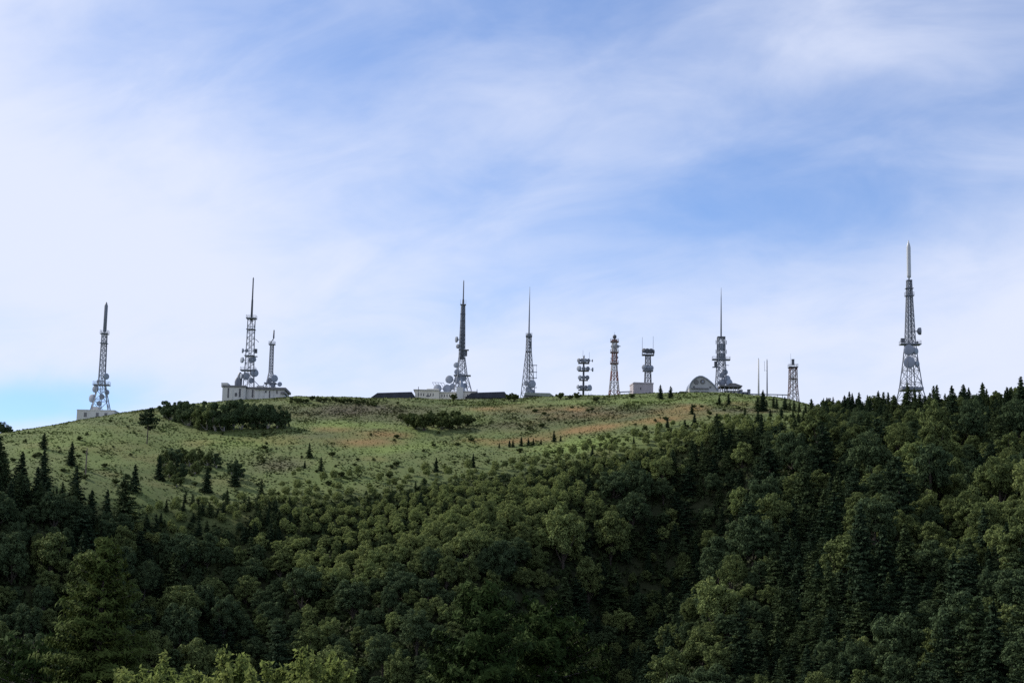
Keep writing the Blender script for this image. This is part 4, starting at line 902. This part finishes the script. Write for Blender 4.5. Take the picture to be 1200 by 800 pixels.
for i, (px, h, w, lb) in enumerate([(868, 457.5, 4, 'dark equipment cabinet at the end of the steel deck, with a flat top'), (873, 460, 4.5, 'wide low equipment cabinet between two taller dark ones'), (877.5, 457, 3, 'slim dark equipment cabinet at the start of the pipe rail')]):
    C_ = Tower('equipment_cabinet', lb, px, 465, 683, 'cabinet', sink=.4); wallbox(C_, -w / 2, w / 2, 0, C_.z(h), -1, 1, M_DARK, 'cabinet_body'); wallbox(C_, -w / 2 - .2, w / 2 + .2, C_.z(h) + .003, C_.z(h) + .2, -1.1, 1.1, M_STEEL, 'cap')
    wallbox(C_, -w / 2 + .5, w / 2 - .5, .5, C_.z(h) - .3, -1.06, -.99, M_DISHD, 'cabinet_door')
# poles and pipe rail
for px, top, r, lb in [(889, 421, .95, 'thick pale concrete pole behind a bushy conifer on the ridge'), (899, 422, .7, 'tapered dark concrete pole beside a thin whip aerial')]:
    P_ = Tower('concrete_pole', lb, px, 467, 676, 'pole', sink=.6); MB().tube([(0, 0, 0), (0, 0, P_.z(top))], [r * P_.u * 1.25, r * P_.u * .75], 10).build('shaft', M_CONC if r > .8 else M_DARK, P_.root, True)
    MB().tube([(0, 0, P_.z(top) - .05), (0, 0, P_.z(top - 1.5))], .1, 5).build('tip', M_DARK, P_.root)
    if r < .8:
        q = MB(); q.tube([(0, 0, P_.z(434)), (-3 * P_.u, 0, P_.z(434))], .06, 4); q.tube([(-3 * P_.u, 0, P_.z(435)), (-3 * P_.u, 0, P_.z(423))], .07, 4); q.build('whip_antenna', M_STEEL, P_.root)
pr_ = Tower('pipe_rail', 'long horizontal pipe on short posts leading to the red lattice tower', 903, 469, 672, 'pipe', sink=.4)
MB().tube([(-24 * pr_.u, 0, pr_.z(462)), (23 * pr_.u, 0, pr_.z(462.2))], .2, 6).build('pipe', M_STEEL, pr_.root)
for dx in (-22, -12, -2, 8, 14, 21): MB().tube([(dx * pr_.u, 0, -1), (dx * pr_.u, 0, pr_.z(462.1))], .13, 4).build('post', M_STEEL, pr_.root)
# T9
t = Tower('red_lattice_tower', 'short rust red lattice tower with zigzag bracing and a railed top deck', 929.5, 471, 664, sink=.6)
lattice(t, [(474, 7.2), (455, 4.9), (430, 4.2)], .15, .10, .1, M_RUST, panel=.8); core(t, 472, 431, .8, M_DARK)
deck(t, 0, 430.5, 5.4, 5.0, True, M_DARK); panelbox(t, 0, 424.5, 3.0, 5.5, 2.5); m = MB(); m.lathe([(.6 * t.u, t.z(422.5)), (1.8 * t.u, t.z(421.8)), (1.8 * t.u, t.z(420.8)), (.05, t.z(420.6))], n=12); m.build('top_cap', M_DARK, t.root)
whip(t, -2.6, 431, 414, .06); dish(t, -3, 442, 1.6, -60, mat=M_DISHD); deck(t, 0, 444, 5, 4.6, False, M_RUST, .18)

# T10: the tall one on the wooded crest
t = Tower('broadcast_tower', 'tallest lattice tower with a white cylinder top rising from the wooded crest', 1068, 487, 612)
lattice(t, [(492, 21), (470, 15.5), (456, 12), (425, 8), (403, 5.6), (346, 3.2), (328, 2.6)], .2, .11, .2, panel=.8); core(t, 488, 330, 1.0, M_DARK)
mast(t, 0, 0, 0, 0, M_RADOME, name='cylinder_antenna', n=14, steps=[(329, .8), (326, .9), (325, 2.3), (322, 2.5), (290, 2.5), (286, 1.7), (284, .8), (281.5, .5)])
deck(t, 0, 329, 3.2, 3.2, False, th=.2); deck(t, 0, 346.5, 5.0, 4.2, True); deck(t, 0, 338, 4.6, 3.6, False, th=.2); deck(t, 0, 403.5, 12, 6.5, True); deck(t, 0, 456, 12.5, 11, False, th=1.0)
dish(t, 10, 388, 4.2, 75, depth=.6, mat=M_DISHD); panelbox(t, -9, 399, 4, 5, 3); panelbox(t, 8.5, 401, 2, 2.5, 2)
for a in [(-2.5, 411, 6.0, -20), (4.5, 412, 3.8, 40), (-2.5, 425.5, 6.5, -15), (6, 427, 3.6, 45)]: dish(t, *a, y=-5)
q = MB(); q.tube([(4 * t.u, 0, t.z(388)), (9 * t.u, 0, t.z(388))], .18, 4); q.build('side_arm', M_STEEL, t.root)

# bits on the open hill
for px, py, h, lb in [(413, 469.5, 3, 'short wooden post on the ridge line, one of a pair'), (420, 469.5, 4, 'taller wooden post on the ridge line, one of a pair')]:
    p = Tower('wooden_post', lb, px, py, 698, 'post', sink=.3); MB().tube([(0, 0, 0), (0, 0, .3 + h * p.u)], [.28, .22], 8).build('shaft', M_WOOD, p.root); MB().lathe([(.26, .3 + h * p.u), (.2, .42 + h * p.u), (.02, .45 + h * p.u)], n=8).build('cap', M_WOOD, p.root)
x, y, z = ground_at(100, 556); s = math.hypot(x, y) / F
p = empty('bare_pole', (x, y, z - .3)); tag(p, 'bare thin wooden pole on the grass beside a cone-shaped conifer', 'pole'); MB().tube([(0, 0, 0), (.1, 0, 31 * s)], [.22, .14], 7).build('shaft', M_WOOD, p)
for k, (hh, a) in enumerate([(.55, 1), (.7, 4), (.82, 2.5)]): MB().tube([(.05, 0, 31 * s * hh), (.05 + math.cos(a) * .7, math.sin(a) * .7, 31 * s * hh + .35)], [.06, .03], 4).build('stub', M_WOOD, p)

# ------------------------------------------------------------------ foreground trees
def gen_larch(seed, H, W, spray, whorls, mat, droop=.1, up=.25, per=7, low=.05, power=.75, tuft=5, jit=.004):
    """fine-needled conifer seen close: limbs with side twigs carrying needle tufts"""
    rng = np.random.default_rng(seed); tb = MB(); Ps = []; Ns = []
    tb.tube([(0, 0, -.8), (.05, 0, H * .5), (0, 0, H * .99)], [.014 * H, .007 * H, .01], 8)
    for i in range(whorls):
        t0 = low + (1 - low) * (i + rng.uniform(-.4, .4)) / whorls; t = t0; z = H * min(t, .985); rise = .9 * t ** 8; L0 = W / 2 * (max(1 - t, .01)) ** power + .15
        for k in range(per):
            a = rng.uniform(0, 6.283); L = L0 * rng.uniform(.4, 1.15); z = H * min(t0 + rng.normal() * jit, .985)
            n = max(3, int(L / spray * 1.1)); s = np.linspace(.12, 1, n); zz = z - droop * L * s + up * L * s ** 2 + rise * L * s
            bx, by = np.cos(a) * L * s, np.sin(a) * L * s
            tb.tube([(0, 0, z), (bx[n // 2], by[n // 2], zz[n // 2]), (bx[-1], by[-1], zz[-1])], [.012 * L + .012, .008 * L + .006, .006], 4)
            for j in range(n):
                tw = .34 * L * (1.08 - s[j]) + spray
                for sd in (-1, 1):
                    m = max(2, int(tw / spray * .9)); q = (np.arange(m) + rng.random(m)) / m
                    da = a + sd * rng.uniform(.6, 1.2); x = bx[j] + np.cos(da) * tw * q; y = by[j] + np.sin(da) * tw * q; zq = zz[j] - .12 * tw * q + rng.normal(size=m) * .03
                    base = np.stack([x, y, zq], 1)
                    for _ in range(tuft):
                        Ps.append(base + rng.normal(size=base.shape) * spray * .35); Ns.append(rng.normal(size=base.shape) * .35 + np.stack([x / (L + .2), y / (L + .2), np.full(m, .45)], 1))
    P = np.vstack(Ps); print('LARCH', len(P)); return leaf_quads(P, np.vstack(Ns), np.full(len(P), spray * .5), rng, 3.2), tb
def fore(name, gen, mat, px, pytop, D, H, label, cat, group=None, rz=0, bark=None):
    x, y = xyat(px, pytop, D); zt = zat(px, pytop, D); g = h1(x, y); s = (zt - g) / H
    print('FORE', name, 'height', round(zt - g, 1), 'scale', round(s, 2))
    return place(name, proto(name, gen, mat, bark or M_BARK), x, y, s, rz, label, cat, group, 1, g)
fore('larch_tree', gen_larch(1, 15, 12.5, .12, 58, M_LARCH, power=.9, low=.3, per=7, tuft=3, up=.10, droop=.18), M_LARCH, 124, 630, 62, 15, 'tall feathery olive larch in front of the valley, beside the bright leafy tops', 'larch')
fore('pine_tree', gen_larch(2, 20, 15, .18, 22, M_PINE, droop=.0, up=.10, power=.72, low=.45, per=13, tuft=4), M_PINE, 566, 686, 78, 20, 'dark green tiered conifer in front of the valley, the taller of two touching', 'conifer')
fore('pine_tree', gen_larch(3, 20, 16, .18, 21, M_PINE, droop=.02, up=.08, power=.62, low=.45, per=13, tuft=4), M_PINE, 640, 710, 82, 20, 'broad very dark conifer in front of the valley, the shorter of two touching', 'conifer')
def gen_shoots(seed, H, W, n):
    rng = np.random.default_rng(seed); tb = MB(); Ps = []; Ns = []
    tb.tube([(0, 0, -.6), (0, .1, H * .35), (0, 0, H * .6)], [.16, .12, .06], 7)
    for i in range(n):
        a = rng.uniform(0, 6.28); r = W / 2 * math.sqrt(rng.random()); top = np.array([math.cos(a) * r, math.sin(a) * r, H * (1 - .28 * (2 * r / W) ** 2) * rng.uniform(.84, 1.0)]); base = np.array([0, 0, H * rng.uniform(.3, .55)])
        mid = (top * .7 + base * .3); mid[:2] = top[:2] * .72; tb.tube([base, mid, top], [.05, .03, .008], 4)
        m = 420; q = rng.random(m) ** .6; P = np.where((q < .5)[:, None], base + (mid - base) * (q * 2)[:, None], mid + (top - mid) * ((q - .5) * 2)[:, None])
        P = P + unit(rng, m) * (rng.uniform(.04, .34, m) * (1.15 - q * .65))[:, None]; Ps.append(P); Ns.append(rng.normal(size=(m, 3)) * .6 + [0, 0, .5])
    return leaf_quads(np.vstack(Ps), np.vstack(Ns), .072, rng, 1.8), tb
for i, (px, top, D, H, W, n, lb) in enumerate([(180, 748, 44, 9, 4.6, 110, 'bright yellow-green leafy treetop right beside the feathery larch'), (268, 756, 46, 8, 5.0, 110, 'bright yellow-green leafy treetop in the middle of three'),
                                                (356, 747, 45, 8, 4.8, 110, 'bright yellow-green leafy treetop with upright shoots at the far end from the larch'), (415, 786, 46, 7, 2.4, 40, 'low sliver of bright leaves between the leafy tops and the dark conifers'), (8, 790, 48, 7, 3, 40, 'low bright leafy sprig under the feathery larch')]):
    fore('leafy_treetop', gen_shoots(40 + i, H, W, n), M_BRIGHT, px, top, D, H, lb, 'tree', 'bright leafy treetops in front of the valley')
fore('pine_tree', gen_larch(5, 14, 9, .2, 30, M_PINE, droop=.05, up=.1, power=.6, low=.3, per=6, tuft=2), M_PINE, 40, 745, 70, 14, 'dark green conifer half hidden under the feathery larch', 'conifer')
print('OBJS', len(bpy.data.objects))
print('TRIS', sum(sum(max(0, len(p.vertices) - 2) for p in m.polygons) if len(m.polygons) < 400 else len(m.polygons) * 2 for m in bpy.data.meshes))
